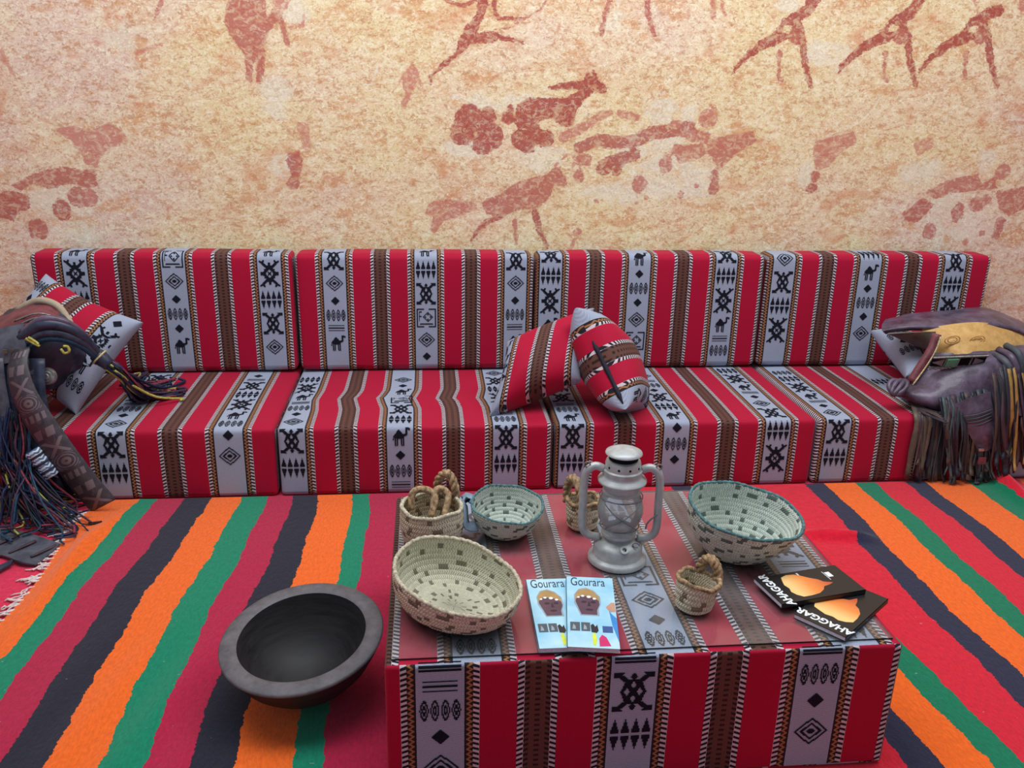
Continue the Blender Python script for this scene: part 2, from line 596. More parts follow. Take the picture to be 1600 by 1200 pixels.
# ================================================================== SETTING
def wall():
    xs = np.concatenate([np.linspace(-3.2, -1.25, 12)[:-1], np.arange(-1.25, 3.15, 0.006), np.linspace(3.15, 5.2, 12)])
    zs = np.concatenate([[0.0, 0.25], np.arange(0.5, 1.72, 0.006), np.linspace(1.75, 2.9, 8)])
    YW = 0.722
    XX, ZZ = np.meshgrid(xs, zs, indexing='ij')
    D = np.full(XX.shape, 0.05)
    TONE = np.zeros(XX.shape)
    PALE = np.zeros(XX.shape)

    def w2(p):
        q = at_y(p[0], p[1], YW)
        return np.array([q[0], q[2]])

    def put(d, tone):
        TONE[:] = np.where((d < 0.03) & (d < D), tone, TONE)
        D[:] = np.minimum(D, d)

    def sdseg(a, b, r0, r1):
        ba = b - a
        t = np.clip(((XX - a[0]) * ba[0] + (ZZ - a[1]) * ba[1]) / (ba @ ba + 1e-9), 0, 1)
        return np.hypot(XX - a[0] - t * ba[0], ZZ - a[1] - t * ba[1]) - (r0 + (r1 - r0) * t)

    S = 2.963

    def line(off, pts, w0, w1=None, tone=1.0):
        w1 = w0 if w1 is None else w1
        P = [w2((off + x / S, y / S)) for x, y in pts]
        k = len(P) - 1
        for i in range(k):
            ra = (w0 + (w1 - w0) * i / k) / S / 375 / 2
            rb = (w0 + (w1 - w0) * (i + 1) / k) / S / 375 / 2
            put(sdseg(P[i], P[i + 1], ra, rb), tone)

    def poly(off, pts, tone=1.0):
        P = np.array([w2((off + x / S, y / S)) for x, y in pts])
        lo, hi = P.min(0) - 0.05, P.max(0) + 0.05
        i0, i1 = np.searchsorted(xs, [lo[0], hi[0]])
        j0, j1 = np.searchsorted(zs, [lo[1], hi[1]])
        x, z = XX[i0:i1, j0:j1], ZZ[i0:i1, j0:j1]
        d = np.full(x.shape, 1e9)
        ins = np.zeros(x.shape, bool)
        for k in range(len(P)):
            a, b = P[k], P[(k + 1) % len(P)]
            ba = b - a
            t = np.clip(((x - a[0]) * ba[0] + (z - a[1]) * ba[1]) / (ba @ ba + 1e-9), 0, 1)
            d = np.minimum(d, np.hypot(x - a[0] - t * ba[0], z - a[1] - t * ba[1]))
            c = ((a[1] > z) != (b[1] > z)) & (x < (b[0] - a[0]) * (z - a[1]) / (b[1] - a[1] + 1e-12) + a[0])
            ins ^= c
        full = np.full(XX.shape, 0.05)
        full[i0:i1, j0:j1] = np.where(ins, -d, d)
        put(full, tone)

    def blob(off, x, y, r, tone=1.0, ry=None):
        c = w2((off + x / S, y / S))
        rx, rz = r / S / 375, (ry or r) / S / 375
        put((np.hypot((XX - c[0]) / rx, (ZZ - c[1]) / rz) - 1) * min(rx, rz), tone)

    def pale(off, x, y, rx, ry, k=1.0):
        c = w2((off + x / S, y / S))
        g = np.exp(-(((XX - c[0]) / (rx / S / 375)) ** 2 + ((ZZ - c[1]) / (ry / S / 375)) ** 2) ** 2)
        PALE[:] = np.maximum(PALE, g * k)

    A, Bo, Co = 0, 530, 1060
    # standing figure seen from the waist down, upper left
    poly(A, [(1065, -40), (1035, 90), (1060, 160), (1110, 220), (1135, 270), (1140, 370), (1170, 385), (1166, 300), (1190, 285), (1185, 380),
             (1215, 395), (1230, 280), (1225, 210), (1240, 150), (1270, 110), (1290, 110), (1322, 210), (1352, 222), (1338, 180), (1325, 130),
             (1310, 60), (1270, 40), (1235, 75), (1225, -40)], .8)
    line(A, [(1340, 130), (1400, 118), (1408, 80)], 12, 16, .6)
    blob(A, 1300, 0, 35, .6)
    poly(A, [(755, -20), (720, 40), (712, 95), (742, 50), (770, -20)], .75)
    # ox at the left
    poly(A, [(240, 600), (330, 585), (420, 605), (500, 565), (550, 590), (600, 655), (560, 665), (500, 690), (460, 735), (450, 775), (400, 760), (375, 715), (330, 650)], .6)
    poly(A, [(50, 860), (160, 800), (300, 770), (370, 790), (440, 775), (452, 860), (400, 870), (340, 845), (230, 880), (150, 850), (100, 890)], .8)
    poly(A, [(-60, 900), (60, 885), (140, 905), (140, 970), (95, 975), (60, 1025), (-60, 1000)], .85)
    blob(A, 360, 915, 40, .8); blob(A, 412, 915, 34, .7); blob(A, 285, 970, 36, .85, 46); blob(A, 175, 1060, 38, .8, 44)
    poly(A, [(1325, 705), (1385, 700), (1402, 740), (1388, 800), (1388, 870), (1345, 877), (1325, 850), (1348, 810), (1328, 770)], .8)
    line(A, [(1400, 590), (1425, 690)], 50, 30, .4)
    line(A, [(0, 250), (70, 350)], 30, 10, .3); line(A, [(630, 245), (750, 205)], 14, 10, .4)
    # running archer
    poly(Bo, [(650, -40), (632, 70), (580, 130), (550, 190), (540, 240), (480, 290), (430, 340), (413, 355), (424, 392), (442, 345), (500, 303),
              (560, 253), (610, 207), (680, 202), (740, 184), (800, 192), (850, 208), (870, 172), (845, 185), (770, 168), (720, 142), (670, 143),
              (640, 160), (652, 110), (682, 50), (700, -40)], 1)
    line(Bo, [(715, -30), (720, 60), (742, 86), (845, 86)], 20, 13, .95)
    line(Bo, [(980, -30), (930, 45), (850, 90), (800, 125), (720, 138)], 7, 5, .8)
    line(Bo, [(480, -10), (530, 18), (580, 25), (635, -5)], 14, 16, .9)
    line(Bo, [(1260, -20), (1235, 50), (1213, 160)], 24, 20, .85); line(Bo, [(1425, -20), (1428, 60), (1460, 165)], 24, 20, .85)
    line(Bo, [(1170, -10), (1150, 50)], 6, 4, .6); line(Bo, [(1480, 420), (1485, 455)], 5, 5, .5); line(Bo, [(1445, 430), (1455, 460)], 5, 5, .5)
    poly(Bo, [(340, 265), (328, 310), (285, 345), (298, 400), (305, 440), (283, 490), (310, 505), (332, 440), (360, 380), (402, 445), (377, 370), (355, 315)], .6)
    line(Bo, [(300, 350), (245, 430)], 6, 4, .5)
    line(Bo, [(700, 375), (730, 350), (755, 375)], 12, 6, .5)
    # horned animal in the middle
    poly(Bo, [(960, 405), (1040, 380), (1130, 370), (1150, 330), (1165, 350), (1175, 325), (1195, 338), (1200, 362), (1240, 402), (1240, 435),
              (1180, 425), (1140, 460), (1105, 500), (1085, 580), (1060, 592), (1020, 580), (990, 550), (940, 555), (880, 600), (830, 595),
              (808, 560), (820, 490), (870, 452), (950, 452), (1000, 457), (1060, 445), (1110, 420), (1060, 416), (1000, 416)], 1)
    for q in ((600, 550, 58), (570, 615, 50), (690, 535, 34), (640, 560, 45), (700, 630, 55), (660, 672, 42), (735, 640, 24), (780, 545, 26), (793, 505, 16),
              (840, 645, 42), (900, 625, 40), (955, 640, 36), (870, 680, 30), (630, 520, 25)):
        blob(Bo, q[0], q[1], q[2], .95)
    line(Bo, [(1040, 635), (1130, 590), (1210, 535), (1260, 520)], 46, 22, .7); line(Bo, [(1300, 525), (1375, 545)], 28, 34, .7)
    line(Bo, [(1110, 685), (1200, 650), (1300, 662), (1380, 650), (1450, 615), (1620, 595)], 46, 60, .85)
    line(Bo, [(1225, 775), (1290, 742), (1370, 715)], 66, 50, .9); blob(Bo, 1285, 790, 22, .9)
    for q in ((1510, 762, 30, 42), (1390, 850, 32, 40), (1108, 815, 24, 28), (1590, 720, 28, 30), (1580, 905, 14, 18), (1130, 740, 36, 26), (1190, 932, 8, 8), (1375, 940, 7, 7), (1420, 918, 8, 8)):
        blob(Bo, q[0], q[1], q[2], .75, q[3])
    # antelope low in the middle
    poly(Bo, [(655, 935), (720, 912), (790, 860), (850, 833), (950, 808), (1000, 778), (1022, 768), (1062, 852), (1040, 867), (1000, 858),
              (960, 932), (905, 972), (840, 972), (760, 1002), (680, 992)], .8)
    line(Bo, [(745, 1000), (680, 1030), (640, 1070), (613, 1112)], 28, 14, .9); line(Bo, [(812, 1025), (820, 1130)], 24, 12, .75)
    line(Bo, [(905, 980), (930, 1070), (965, 1150)], 32, 18, .9)
    line(Bo, [(1000, 765), (1060, 715), (1100, 705)], 8, 5, .6); line(Bo, [(1088, 715), (1080, 785)], 6, 4, .5)
    poly(Bo, [(398, 985), (420, 935), (500, 922), (620, 933), (638, 962), (560, 1002), (480, 1030), (440, 1088), (424, 1060), (432, 1000)], .7)
    blob(Bo, 1102, 1080, 20, .7); line(Bo, [(1095, 1090), (1075, 1150)], 16, 8, .6)
    # three striding walkers, upper right
    for dx, top in ((0, (640, -20)), (488, (640, -20)), (862, (620, 52))):
        line(Co, [(top[0] + dx, top[1]), (590 + dx, 55), (528 + dx, 92)], 50, 46, 1)
        poly(Co, [(535 + dx, 65), (490 + dx, 85), (463 + dx, 130), (430 + dx, 158), (350 + dx, 208), (290 + dx, 268), (258 + dx, 310), (246 + dx, 348),
                  (268 + dx, 330), (312 + dx, 283), (380 + dx, 236), (450 + dx, 208), (480 + dx, 195), (530 + dx, 165), (500 + dx, 150), (483 + dx, 150), (490 + dx, 120), (525 + dx, 105)], 1)
        line(Co, [(548 + dx, 108), (572 + dx, 180), (582 + dx, 270), (600 + dx, 355), (615 + dx, 402)], 40, 16, .95)
        blob(Co, 538 + dx, 165, 28, .85, 34)
        blob(Co, 470 + dx, 250, 14, .8); line(Co, [(468 + dx, 255), (464 + dx, 360), (482 + dx, 370)], 18, 12, .8)
    line(Co, [(162, 0), (160, 72)], 20, 20, .7); line(Co, [(205, -10), (202, 40), (216, 62)], 14, 14, .7)
    blob(Co, 45, 80, 9, .6); line(Co, [(1365, -10), (1388, 62)], 10, 6, .5); blob(Co, 1595, 25, 24, .7)
    # oxen in the row below
    blob(Co, 132, 548, 36, .7); line(Co, [(150, 485), (178, 525), (160, 580)], 14, 14, .65)
    line(Co, [(-20, 590), (60, 620), (120, 640)], 60, 50, .75); line(Co, [(-10, 700), (95, 700)], 50, 60, .75)
    poly(Co, [(128, 648), (250, 622), (345, 605), (368, 655), (285, 698), (218, 760), (190, 792), (158, 742), (132, 702)], .75)
    line(Co, [(168, 800), (162, 880)], 34, 44, .8); blob(Co, 85, 862, 14, .7); blob(Co, 10, 905, 16, .7)
    poly(Co, [(630, 655), (740, 630), (812, 605), (826, 660), (752, 708), (702, 768), (640, 790), (624, 740)], .65)
    blob(Co, 632, 818, 24, .8); blob(Co, 618, 872, 26, .85, 22)
    poly(Co, [(1085, 665), (1180, 628), (1185, 680), (1108, 722)], .45)
    poly(Co, [(1140, 892), (1250, 832), (1385, 808), (1405, 850), (1470, 815), (1475, 872), (1400, 880), (1250, 898), (1190, 925)], .75)
    poly(Co, [(1035, 990), (1130, 918), (1185, 945), (1150, 990), (1095, 1032), (1048, 1020)], .8)
    blob(Co, 1292, 985, 28, .8, 44); blob(Co, 1162, 1070, 32, .75, 38); blob(Co, 1385, 945, 38, .75, 34); blob(Co, 1425, 925, 24, .7)
    blob(Co, 1500, 795, 36, .7); line(Co, [(1490, 770), (1525, 735)], 10, 8, .5)
    poly(Co, [(1468, 888), (1680, 850), (1680, 930), (1530, 1002), (1488, 970)], .75)
    line(Co, [(1492, 1025), (1470, 1090)], 44, 40, .8); blob(Co, 1405, 1080, 14, .7); blob(Co, 1330, 1120, 14, .6)
    for q in ((A, 270, 930, 180, 70), (A, 300, 1080, 180, 60), (A, 1270, 460, 70, 90), (A, 1300, 770, 60, 60), (A, 560, 180, 60, 70), (A, 1370, 40, 60, 60),
              (Bo, 1450, 720, 200, 130), (Bo, 1500, 840, 190, 100), (Bo, 1250, 890, 200, 60), (Bo, 1490, 500, 80, 70), (Bo, 780, 470, 240, 40), (Bo, 930, 730, 130, 60),
              (Bo, 600, 690, 120, 40), (Bo, 1280, 80, 60, 70), (Co, 60, 830, 120, 110), (Co, 45, 550, 40, 90), (Co, 590, 810, 40, 60), (Co, 1300, 1050, 190, 90),
              (Co, 1250, 940, 90, 60), (Co, 650, 250, 90, 60), (Co, 1130, 800, 120, 60), (Co, 1430, 740, 50, 60), (Co, 500, 20, 60, 40), (Co, 740, 260, 80, 60)):
        pale(*q)
    for off, pts in ((A, [(600, 255), (615, 320), (650, 375), (720, 398)]), (A, [(850, 325), (865, 375), (885, 405)]), (A, [(1490, 270), (1510, 350), (1560, 400)]),
                     (Co, [(460, 440), (430, 500), (390, 535)]), (Co, [(935, 450), (900, 510), (860, 540)]), (Co, [(1305, 455), (1270, 510), (1230, 555)]),
                     (Co, [(130, 610), (260, 600), (370, 550)]), (Co, [(680, 630), (800, 590), (870, 540)]), (A, [(80, 190), (110, 130)]), (Bo, [(180, 300), (150, 390), (60, 400)])):
        P = [w2((off + x / S, y / S)) for x, y in pts]
        for i in range(len(P) - 1):
            PALE[:] = np.maximum(PALE, 0.9 * np.clip(1 - sdseg(P[i], P[i + 1], .001, .001) / .006, 0, 1))
    nx_, nz_ = XX.shape
    V = np.stack([XX, np.full(XX.shape, YW), ZZ], -1).reshape(-1, 3)
    idx = np.arange(nx_ * nz_).reshape(nx_, nz_)
    F = np.stack([idx[:-1, :-1], idx[1:, :-1], idx[1:, 1:], idx[:-1, 1:]], -1).reshape(-1, 4)
    me = bpy.data.meshes.new('wall_back')
    nv = len(V)
    back = V.copy(); back[:, 1] += 0.08
    c = [idx[0, 0], idx[-1, 0], idx[-1, -1], idx[0, -1]]
    V2 = np.concatenate([V, back[c]])
    b = [nv, nv + 1, nv + 2, nv + 3]
    faces = F.tolist() + [[b[3], b[2], b[1], b[0]]]
    me.from_pydata(V2.tolist(), [], faces)
    for nm, arr in (('paint', D), ('tone', TONE), ('pale', PALE)):
        at = me.attributes.new(nm, 'FLOAT', 'POINT')
        full = np.concatenate([arr.reshape(-1), np.zeros(4) + (0.05 if nm == 'paint' else 0)]).astype(np.float32)
        at.data.foreach_set('value', full)
    s = NT('rock_art_mural')
    o = s.obj()
    sx = s.n('ShaderNodeSeparateXYZ')
    s.t.links.new(o, sx.inputs[0])
    g1 = s.noise(s.vmul(o, (1.3, 1, 2.0)), 1.5, 3, 0.55)
    g2 = s.noise(s.vmul(o, (1, 1, 1.8)), 7.0, 5, 0.62, 0.6)
    g3 = s.noise(s.vmul(o, (1, 1, 1.7)), 34.0, 4, 0.65, 0.5)
    g4 = s.noise(s.vmul(o, (1, 1, 1.5)), 110.0, 3, 0.6, 0.9)
    g6 = s.noise(s.vmul(o, (1, 1, 1.3)), 62.0, 3, 0.6, 1.6)
    # haze painted into the print: rosier at left and lower right, yellower in the middle
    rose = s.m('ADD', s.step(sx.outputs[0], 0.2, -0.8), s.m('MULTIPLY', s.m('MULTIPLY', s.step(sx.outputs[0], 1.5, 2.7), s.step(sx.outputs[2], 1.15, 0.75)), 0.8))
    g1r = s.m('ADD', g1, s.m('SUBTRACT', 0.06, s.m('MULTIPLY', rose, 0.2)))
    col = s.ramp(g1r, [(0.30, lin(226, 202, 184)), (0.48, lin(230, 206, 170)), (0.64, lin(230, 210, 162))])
    col = s.mix(s.m('MULTIPLY', s.step(g2, 0.50, 0.68), 0.75), col, lin(214, 158, 108))
    col = s.mix(s.m('MULTIPLY', s.step(g2, 0.48, 0.30), 0.5), col, lin(238, 224, 192))
    col = s.mix(s.m('MULTIPLY', s.step(g3, 0.52, 0.66), 0.7), col, lin(198, 142, 100))
    col = s.mix(s.m('MULTIPLY', s.step(g3, 0.47, 0.34), 0.7), col, lin(243, 232, 202))
    col = s.mix(s.m('MULTIPLY', s.step(g6, 0.54, 0.66), 0.6), col, lin(178, 132, 98))
    col = s.mix(s.m('MULTIPLY', s.step(g6, 0.46, 0.34), 0.7), col, lin(248, 240, 212))
    col = s.mix(s.m('MULTIPLY', s.step(g4, 0.60, 0.74), 0.5), col, lin(150, 116, 90))
    col = s.mix(s.m('MULTIPLY', s.step(g4, 0.42, 0.28), 0.5), col, lin(248, 238, 208))
    g5 = s.noise(s.vmul(o, (1.0, 1, 1.5)), 4.2, 4, 0.6, 0.8)
    g7 = s.noise(s.vmul(o, (1.0, 1, 1.9)), 11.0, 4, 0.65, 0.8)
    col = s.mix(s.m('MULTIPLY', s.step(g5, 0.56, 0.72), 0.55), col, lin(208, 128, 84))
    col = s.mix(s.m('MULTIPLY', s.step(g7, 0.58, 0.70), 0.55), col, lin(200, 124, 92))
    at = lambda n: s.n('ShaderNodeAttribute', attribute_name=n).outputs['Fac']
    pl = s.m('ADD', at('pale'), s.m('ADD', s.m('MULTIPLY', s.m('SUBTRACT', g3, 0.5), 2.2), s.m('MULTIPLY', s.m('SUBTRACT', g7, 0.5), 3.2)))
    pl = s.m('MULTIPLY', pl, s.step(at('pale'), 0.02, 0.25))
    col = s.mix(s.m('MULTIPLY', s.step(pl, 0.40, 1.05), 0.75), col, s.ramp(g6, [(0.35, lin(242, 236, 218)), (0.65, lin(216, 204, 176))]))
    tone = at('tone')
    d = s.m('ADD', at('paint'), s.m('MULTIPLY', s.m('SUBTRACT', g4, 0.5), 0.012))
    d = s.m('ADD', d, s.m('MULTIPLY', s.m('SUBTRACT', g3, 0.5), 0.034))
    mk = s.step(d, 0.002, -0.002)
    wear = s.step(s.noise(s.vmul(o, (1, 1, 1.3)), 38.0, 5, 0.75, 1.0), 0.60, 0.46)
    keep = s.m('ADD', s.m('MULTIPLY', tone, 0.46), s.m('MULTIPLY', wear, 0.48), clamp=True)
    mk = s.m('MULTIPLY', mk, keep)
    deep = s.ramp(g6, [(0.35, lin(150, 56, 54)), (0.7, lin(184, 88, 76))])
    rosy = s.ramp(g6, [(0.35, lin(180, 90, 82)), (0.7, lin(210, 130, 116))])
    col = s.mix(mk, col, s.mix(s.step(tone, 0.6, 1.0), rosy, deep))
    s.bump(s.m('ADD', g3, g6), 0.25, 0.003)
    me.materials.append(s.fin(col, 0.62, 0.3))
    me.update()
    ob = bpy.data.objects.new('wall_back', me)
    COL.objects.link(ob)
    tag(ob, 'cream wall covered with red ochre rock art figures and cattle', None, None, 'structure')


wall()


def floor():
    mb = MB()
    mb.box((0.9, -0.6, -0.03), (4.2, 2.9, 0.03))
    s = NT('red_carpet')
    o = s.obj()
    col = s.ramp(s.noise(o, 90, 4, 0.6), [(0.3, lin(196, 24, 66)), (0.7, lin(226, 44, 86))])
    s.bump(s.noise(o, 500, 3), 0.3, 0.002)
    ob = mb.build('floor', s.fin(col, 0.9, 0.1, 0, 0.3), smooth=False)
    tag(ob, 'plain pinkish red carpet floor under the striped rug', None, None, 'structure')


floor()

# ================================================================== RUG
RX0, RX1, RY0, RY1 = -0.565, 2.85, -2.1, -0.012


def rug_z(x, y):
    z = 0.0065
    z += 0.0022 * math.sin(2.1 * x + 1.7 * y) * math.sin(3.1 * y + 0.6 * x) + 0.0022
    flat = 0.0 if (0.35 < x < 1.45 and -1.35 < y < -0.53) else 1.0
    z = 0.0065 + (z - 0.0065) * flat
    # long fold in the green stripe near the fringed edge
    f = x - (-0.452 + 0.10 * (y + 0.2) + 0.03 * math.sin(5 * y))
    z += 0.024 * math.exp(-(f / 0.022) ** 2) * math.exp(-((y + 0.32) / 0.17) ** 2)
    f = x - (-0.50 + 0.02 * math.sin(4 * y))
    z += 0.010 * math.exp(-(f / 0.03) ** 2) * math.exp(-((y + 0.55) / 0.2) ** 2)
    # short pucker beside the table's far corner
    z += 0.026 * math.exp(-((y + 0.385 + 0.18 * (x - 1.72)) / 0.02) ** 2) * math.exp(-((x - 1.72) / 0.10) ** 4)
    # pulled-up fold near the right end of the sofa
    f = x - (2.475 + 0.10 * (y + 0.1))
    z += 0.045 * math.exp(-(f / 0.03) ** 2) * math.exp(-((y + 0.06) / 0.16) ** 2)
    # ripples at the lower left
    z += 0.004 * math.exp(-((y + 1.0) / 0.3) ** 2) * math.sin(46 * (x - 0.25 * y)) * math.exp(-((x + 0.15) / 0.16) ** 2)
    return z


def rug():
    xs = np.linspace(RX0, RX1, 300)
    ys = np.linspace(RY0, RY1, 170)
    G, UVs = [], []
    for x in xs:
        row, ur = [], []
        for y in ys:
            wob = 0.006 * math.sin(6 * y + 3 * x) + 0.004 * math.sin(17 * y + x * 5)
            edge = 0.012 * math.sin(9 * y) * max(0, 1 - (x - RX0) / 0.1)
            k = max(0.0, 1 - (x + 0.56) / 1.4)
            sh = 0.056 * k * max(0.0, -y - 0.05)
            if x > 1.2:
                sh += 0.10 * (1.1 + y) * min(1.0, max(0.0, (1.77 - x) / 0.13))
            row.append((x + edge, y, rug_z(x, y)))
            ur.append((x + wob + sh, y))
        G.append(row)
        UVs.append(ur)
    mb = MB()
    mb.grid(G, 0, UVs)
    Bt = [[(p[0], p[1], 0.0015) for p in r] for r in G]
    mb.grid(Bt, 0, UVs, flip=True)
    for e in (0, -1):
        mb.grid([G[e], Bt[e]], 0, [UVs[e], UVs[e]], flip=(e == 0))
        mb.grid([[r[e] for r in G], [r[e] for r in Bt]], 0, [[r[e] for r in UVs]] * 2, flip=(e != 0))
    s = NT('striped_wool')
    vec, U, V = s.uv()
    n1 = s.noise(s.vmul(vec, (1, 1, 1)), 22, 3)
    n2 = s.noise(vec, 140, 3)
    u = s.m('ADD', U, s.m('MULTIPLY', s.m('SUBTRACT', n1, 0.5), 0.022))
    u = s.m('ADD', u, s.m('MULTIPLY', s.m('SUBTRACT', n2, 0.5), 0.010))
    f = s.m('DIVIDE', s.m('ADD', u, 0.7), 3.6)
    O1, O2 = lin(240, 104, 30), lin(244, 104, 22)
    G1, G2 = lin(8, 128, 96), lin(0, 118, 84)
    C1, C2 = lin(176, 26, 66), lin(214, 24, 50)
    K1, K2 = lin(34, 34, 50), lin(40, 40, 66)
    st = [(-0.7, O1), (-0.449, G1), (-0.402, C1), (-0.313, K1), (-0.222, O1), (-0.130, G1), (-0.045, C1), (0.032, K1), (0.118, O1),
          (0.229, G1), (0.293, C1), (1.07, C2),
          (1.40, K2), (1.467, O2), (1.565, G2), (1.645, C2), (1.770, K2), (1.842, O2), (1.95, G2), (2.018, C2), (2.136, K2), (2.202, O2),
          (2.353, G2), (2.438, C2), (2.56, O2)]
    col = s.ramp(f, [((p + 0.7) / 3.6, c) for p, c in st], 'CONSTANT')
    wool = s.noise(s.vmul(vec, (160, 60, 1)), 1.0, 4, 0.7)
    col = s.mix(0.55, col, s.ramp(wool, [(0.25, (0.5, 0.5, 0.5, 1)), (0.75, (1.3, 1.3, 1.3, 1))]), 'MULTIPLY')
    fleck = s.noise(s.vmul(vec, (60, 110, 1)), 1.0, 2, 0.5)
    col = s.mix(s.m('MULTIPLY', s.step(fleck, 0.74, 0.80), 0.5), col, lin(200, 190, 190))
    s.bump(s.m('ADD', wool, s.m('MULTIPLY', s.noise(vec, 40, 3), 0.7)), 0.45, 0.004)
    ob = mb.build('striped_rug', s.fin(col, 0.95, 0.08, 0, 0.3))
    tag(ob, 'woven wool rug with orange, green, crimson and navy stripes on the floor', 'rug')
    # knotted white fringe along the left edge
    fr = MB()
    wm = simple('white_fringe', (226, 206, 206), 0.9, 0.1, 0, 0.2, 200)
    r = random.Random(3)
    y = -0.10
    while y > -1.9:
        x = RX0 + 0.012 * math.sin(9 * y)
        for k in range(r.choice((2, 3, 3, 4))):
            ln = r.uniform(0.02, 0.06)
            a = math.pi + r.uniform(-0.9, 0.9)
            pts = [(x + 0.006, y, 0.011)]
            for q in range(1, 6):
                t = q / 5
                pts.append((x + math.cos(a) * ln * t + r.uniform(-.004, .004), y + math.sin(a) * ln * t + r.uniform(-.006, .006), 0.011 - 0.007 * t))
            fr.tube(pts, r.uniform(.0018, .003), 5)
        y -= r.uniform(0.012, 0.034)
    tag(fr.build('fringe', wm, ob), 'knotted white fringe', kind='stuff')


rug()

# ================================================================== SOFA
SEQ_BACK = {
    1: ('CBRT', 'QNdOdCR', 'CBRTN'), 2: ('TNdOLCB', 'CRTQNd', 'TNdOLCB'), 3: ('TRBCLO', 'CdOdNQ', 'TRBCLO'), 4: ('NTRBC', 'RCdOdNQ', 'TRBCO')}
SEQ_FRONT = {1: ('TRC', 'dNT'), 2: ('TRB', 'CdOL', 'TRB'), 3: ('TRB', 'dOdN', 'RBC'), 4: ('TRB', 'dON', 'RBT')}
SEQ_TOP = {1: ('NdOLBRT', 'OCBRTLd'), 2: ('NdOLCBRT', 'RTQCdNR', 'OLCBRTN'), 3: ('COLTRdN', 'CRTdOLN', 'TNdLCBR'), 4: ('NdLCBRO', 'OdLNCR', 'TRLdN')}
BACKX = {1: (-0.763, -0.425, -0.085), 2: (0.147, 0.485, 0.819), 3: (0.952, 1.284, 1.632), 4: (1.862, 2.186, 2.560)}
BACKB = {1: (-0.918, -0.006), 2: (0.006, 0.888), 3: (0.897, 1.790), 4: (1.799, 2.715)}
FRONTX = {1: (-0.504, -0.146), 2: (0.050, 0.397, 0.739), 3: (0.960, 1.311, 1.662), 4: (1.875, 2.225, 2.575)}
FRONTB = {1: (-0.90, -0.004), 2: (0.004, 0.896), 3: (0.904, 1.797), 4: (1.805, 2.72)}
BL = {1: 'striped back cushion at the left end, behind the tassels', 2: 'striped back cushion second from the left end, pale strip at both sides',
      3: 'striped back cushion third from the left, behind the two throw pillows', 4: 'striped back cushion at the right end, behind the purple leather bag'}
SL = {1: 'striped seat cushion at the left end, under the navy tassels', 2: 'striped seat cushion second from the left, wrinkled top, nothing on its front half',
      3: 'striped seat cushion third from the left, carrying the two throw pillows', 4: 'striped seat cushion at the right end, under the fringed leather bag'}
for i in (1, 2, 3, 4):
    xw, per = BACKX[i][0], (BACKX[i][2] - BACKX[i][0]) / 2
    b = Block(*BACKB[i], 0.571, 0.692, 0.2515, 0.694, 0.02, xw, per, 0.005, i)
    mb = MB()
    b.mesh(mb)
    for k, xc in enumerate(BACKX[i]):
        b.strip(mb, xw + per * k, SEQ_BACK[i][k], 0.45 + (0.03 if (i + k) % 2 else 0.0), True, 0.004)
    tag(mb.build('back_cushion', [FAB, YARN]), BL[i], 'cushion', 'back cushions of the floor sofa')
    fx = FRONTX[i]
    per = (fx[-1] - fx[0]) / (len(fx) - 1)
    b = Block(*FRONTB[i], 0.0, 0.70, 0.002, 0.24, 0.016, fx[0], per, 0.004, i + 5)
    mb = MB()
    b.mesh(mb)
    for k in range(len(fx)):
        b.strip(mb, fx[0] + per * k, SEQ_FRONT[i][k], 0.222, True, 0.0)
        b.strip(mb, fx[0] + per * k, SEQ_TOP[i][k], 0.236, False, 0, 0.79)
    if i == 1:
        b.strip(mb, fx[0] - per, 'TRB', 0.222, True, 0.0)
        b.strip(mb, fx[0] - per, 'NdOLBRT', 0.236, False, 0, 0.79)
    tag(mb.build('seat_cushion', [FAB, YARN]), SL[i], 'cushion', 'seat cushions of the floor sofa')

# ================================================================== TABLE
TX0, TX1, TY0, TY1, TH = 0.404, 1.380, -1.290, -0.606, 0.286


def table():
    b = Block(TX0, TX1, TY0, TY1, 0.0085, TH, 0.007, 0.503, 0.359, 0.0, 2)
    mb = MB()
    b.mesh(mb, 0.272, 0.503 + 0.068)
    for xc, fr, tp in ((0.503, 'ELOdN', 'ORdNQCT'), (0.862, 'ETRC', 'OdNQCBRT'), (1.221, 'EOdNT', 'RRCLBdT')):
        b.strip(mb, xc, fr, 0.278, True, 0.0, gap=0.014)
        b.strip(mb, xc + 0.068, tp, 0.292, False, 0, 0.94, gap=0.014)
    o = mb.build('low_table', [FAB, YARN])
    tag(o, 'low box table covered in red striped cloth in front of the sofa', 'table')


table()
gm = NT('clear_glass')
tr0 = gm.n('ShaderNodeBsdfTransparent')
tr0.inputs[0].default_value = (0.93, 0.96, 0.96, 1)
haze_df = gm.n('ShaderNodeBsdfDiffuse')
haze_df.inputs[0].default_value = lin(214, 220, 226)  # pale reflection haze, mixed into the glass as diffuse colour
tr = gm.n('ShaderNodeMixShader')
gm.t.links.new(gm.m('MULTIPLY', gm.noise(gm.obj(), 9, 3), 0.17), tr.inputs[0])
gm.t.links.new(tr0.outputs[0], tr.inputs[1])
gm.t.links.new(haze_df.outputs[0], tr.inputs[2])
gl = gm.n('ShaderNodeBsdfGlossy')
gl.inputs['Roughness'].default_value = 0.12
fr_ = gm.n('ShaderNodeFresnel')
fr_.inputs[0].default_value = 1.5
mx = gm.n('ShaderNodeMixShader')
gm.t.links.new(fr_.outputs[0], mx.inputs[0])
gm.t.links.new(tr.outputs[0], mx.inputs[1])
gm.t.links.new(gl.outputs[0], mx.inputs[2])
gm.t.links.new(mx.outputs[0], gm.out.inputs[0])
GLASS = gm.mat
GEDGE = simple('glass_edge', (30, 44, 46), 0.3, 0.5)
GT = TH + 0.0055
mb = MB()
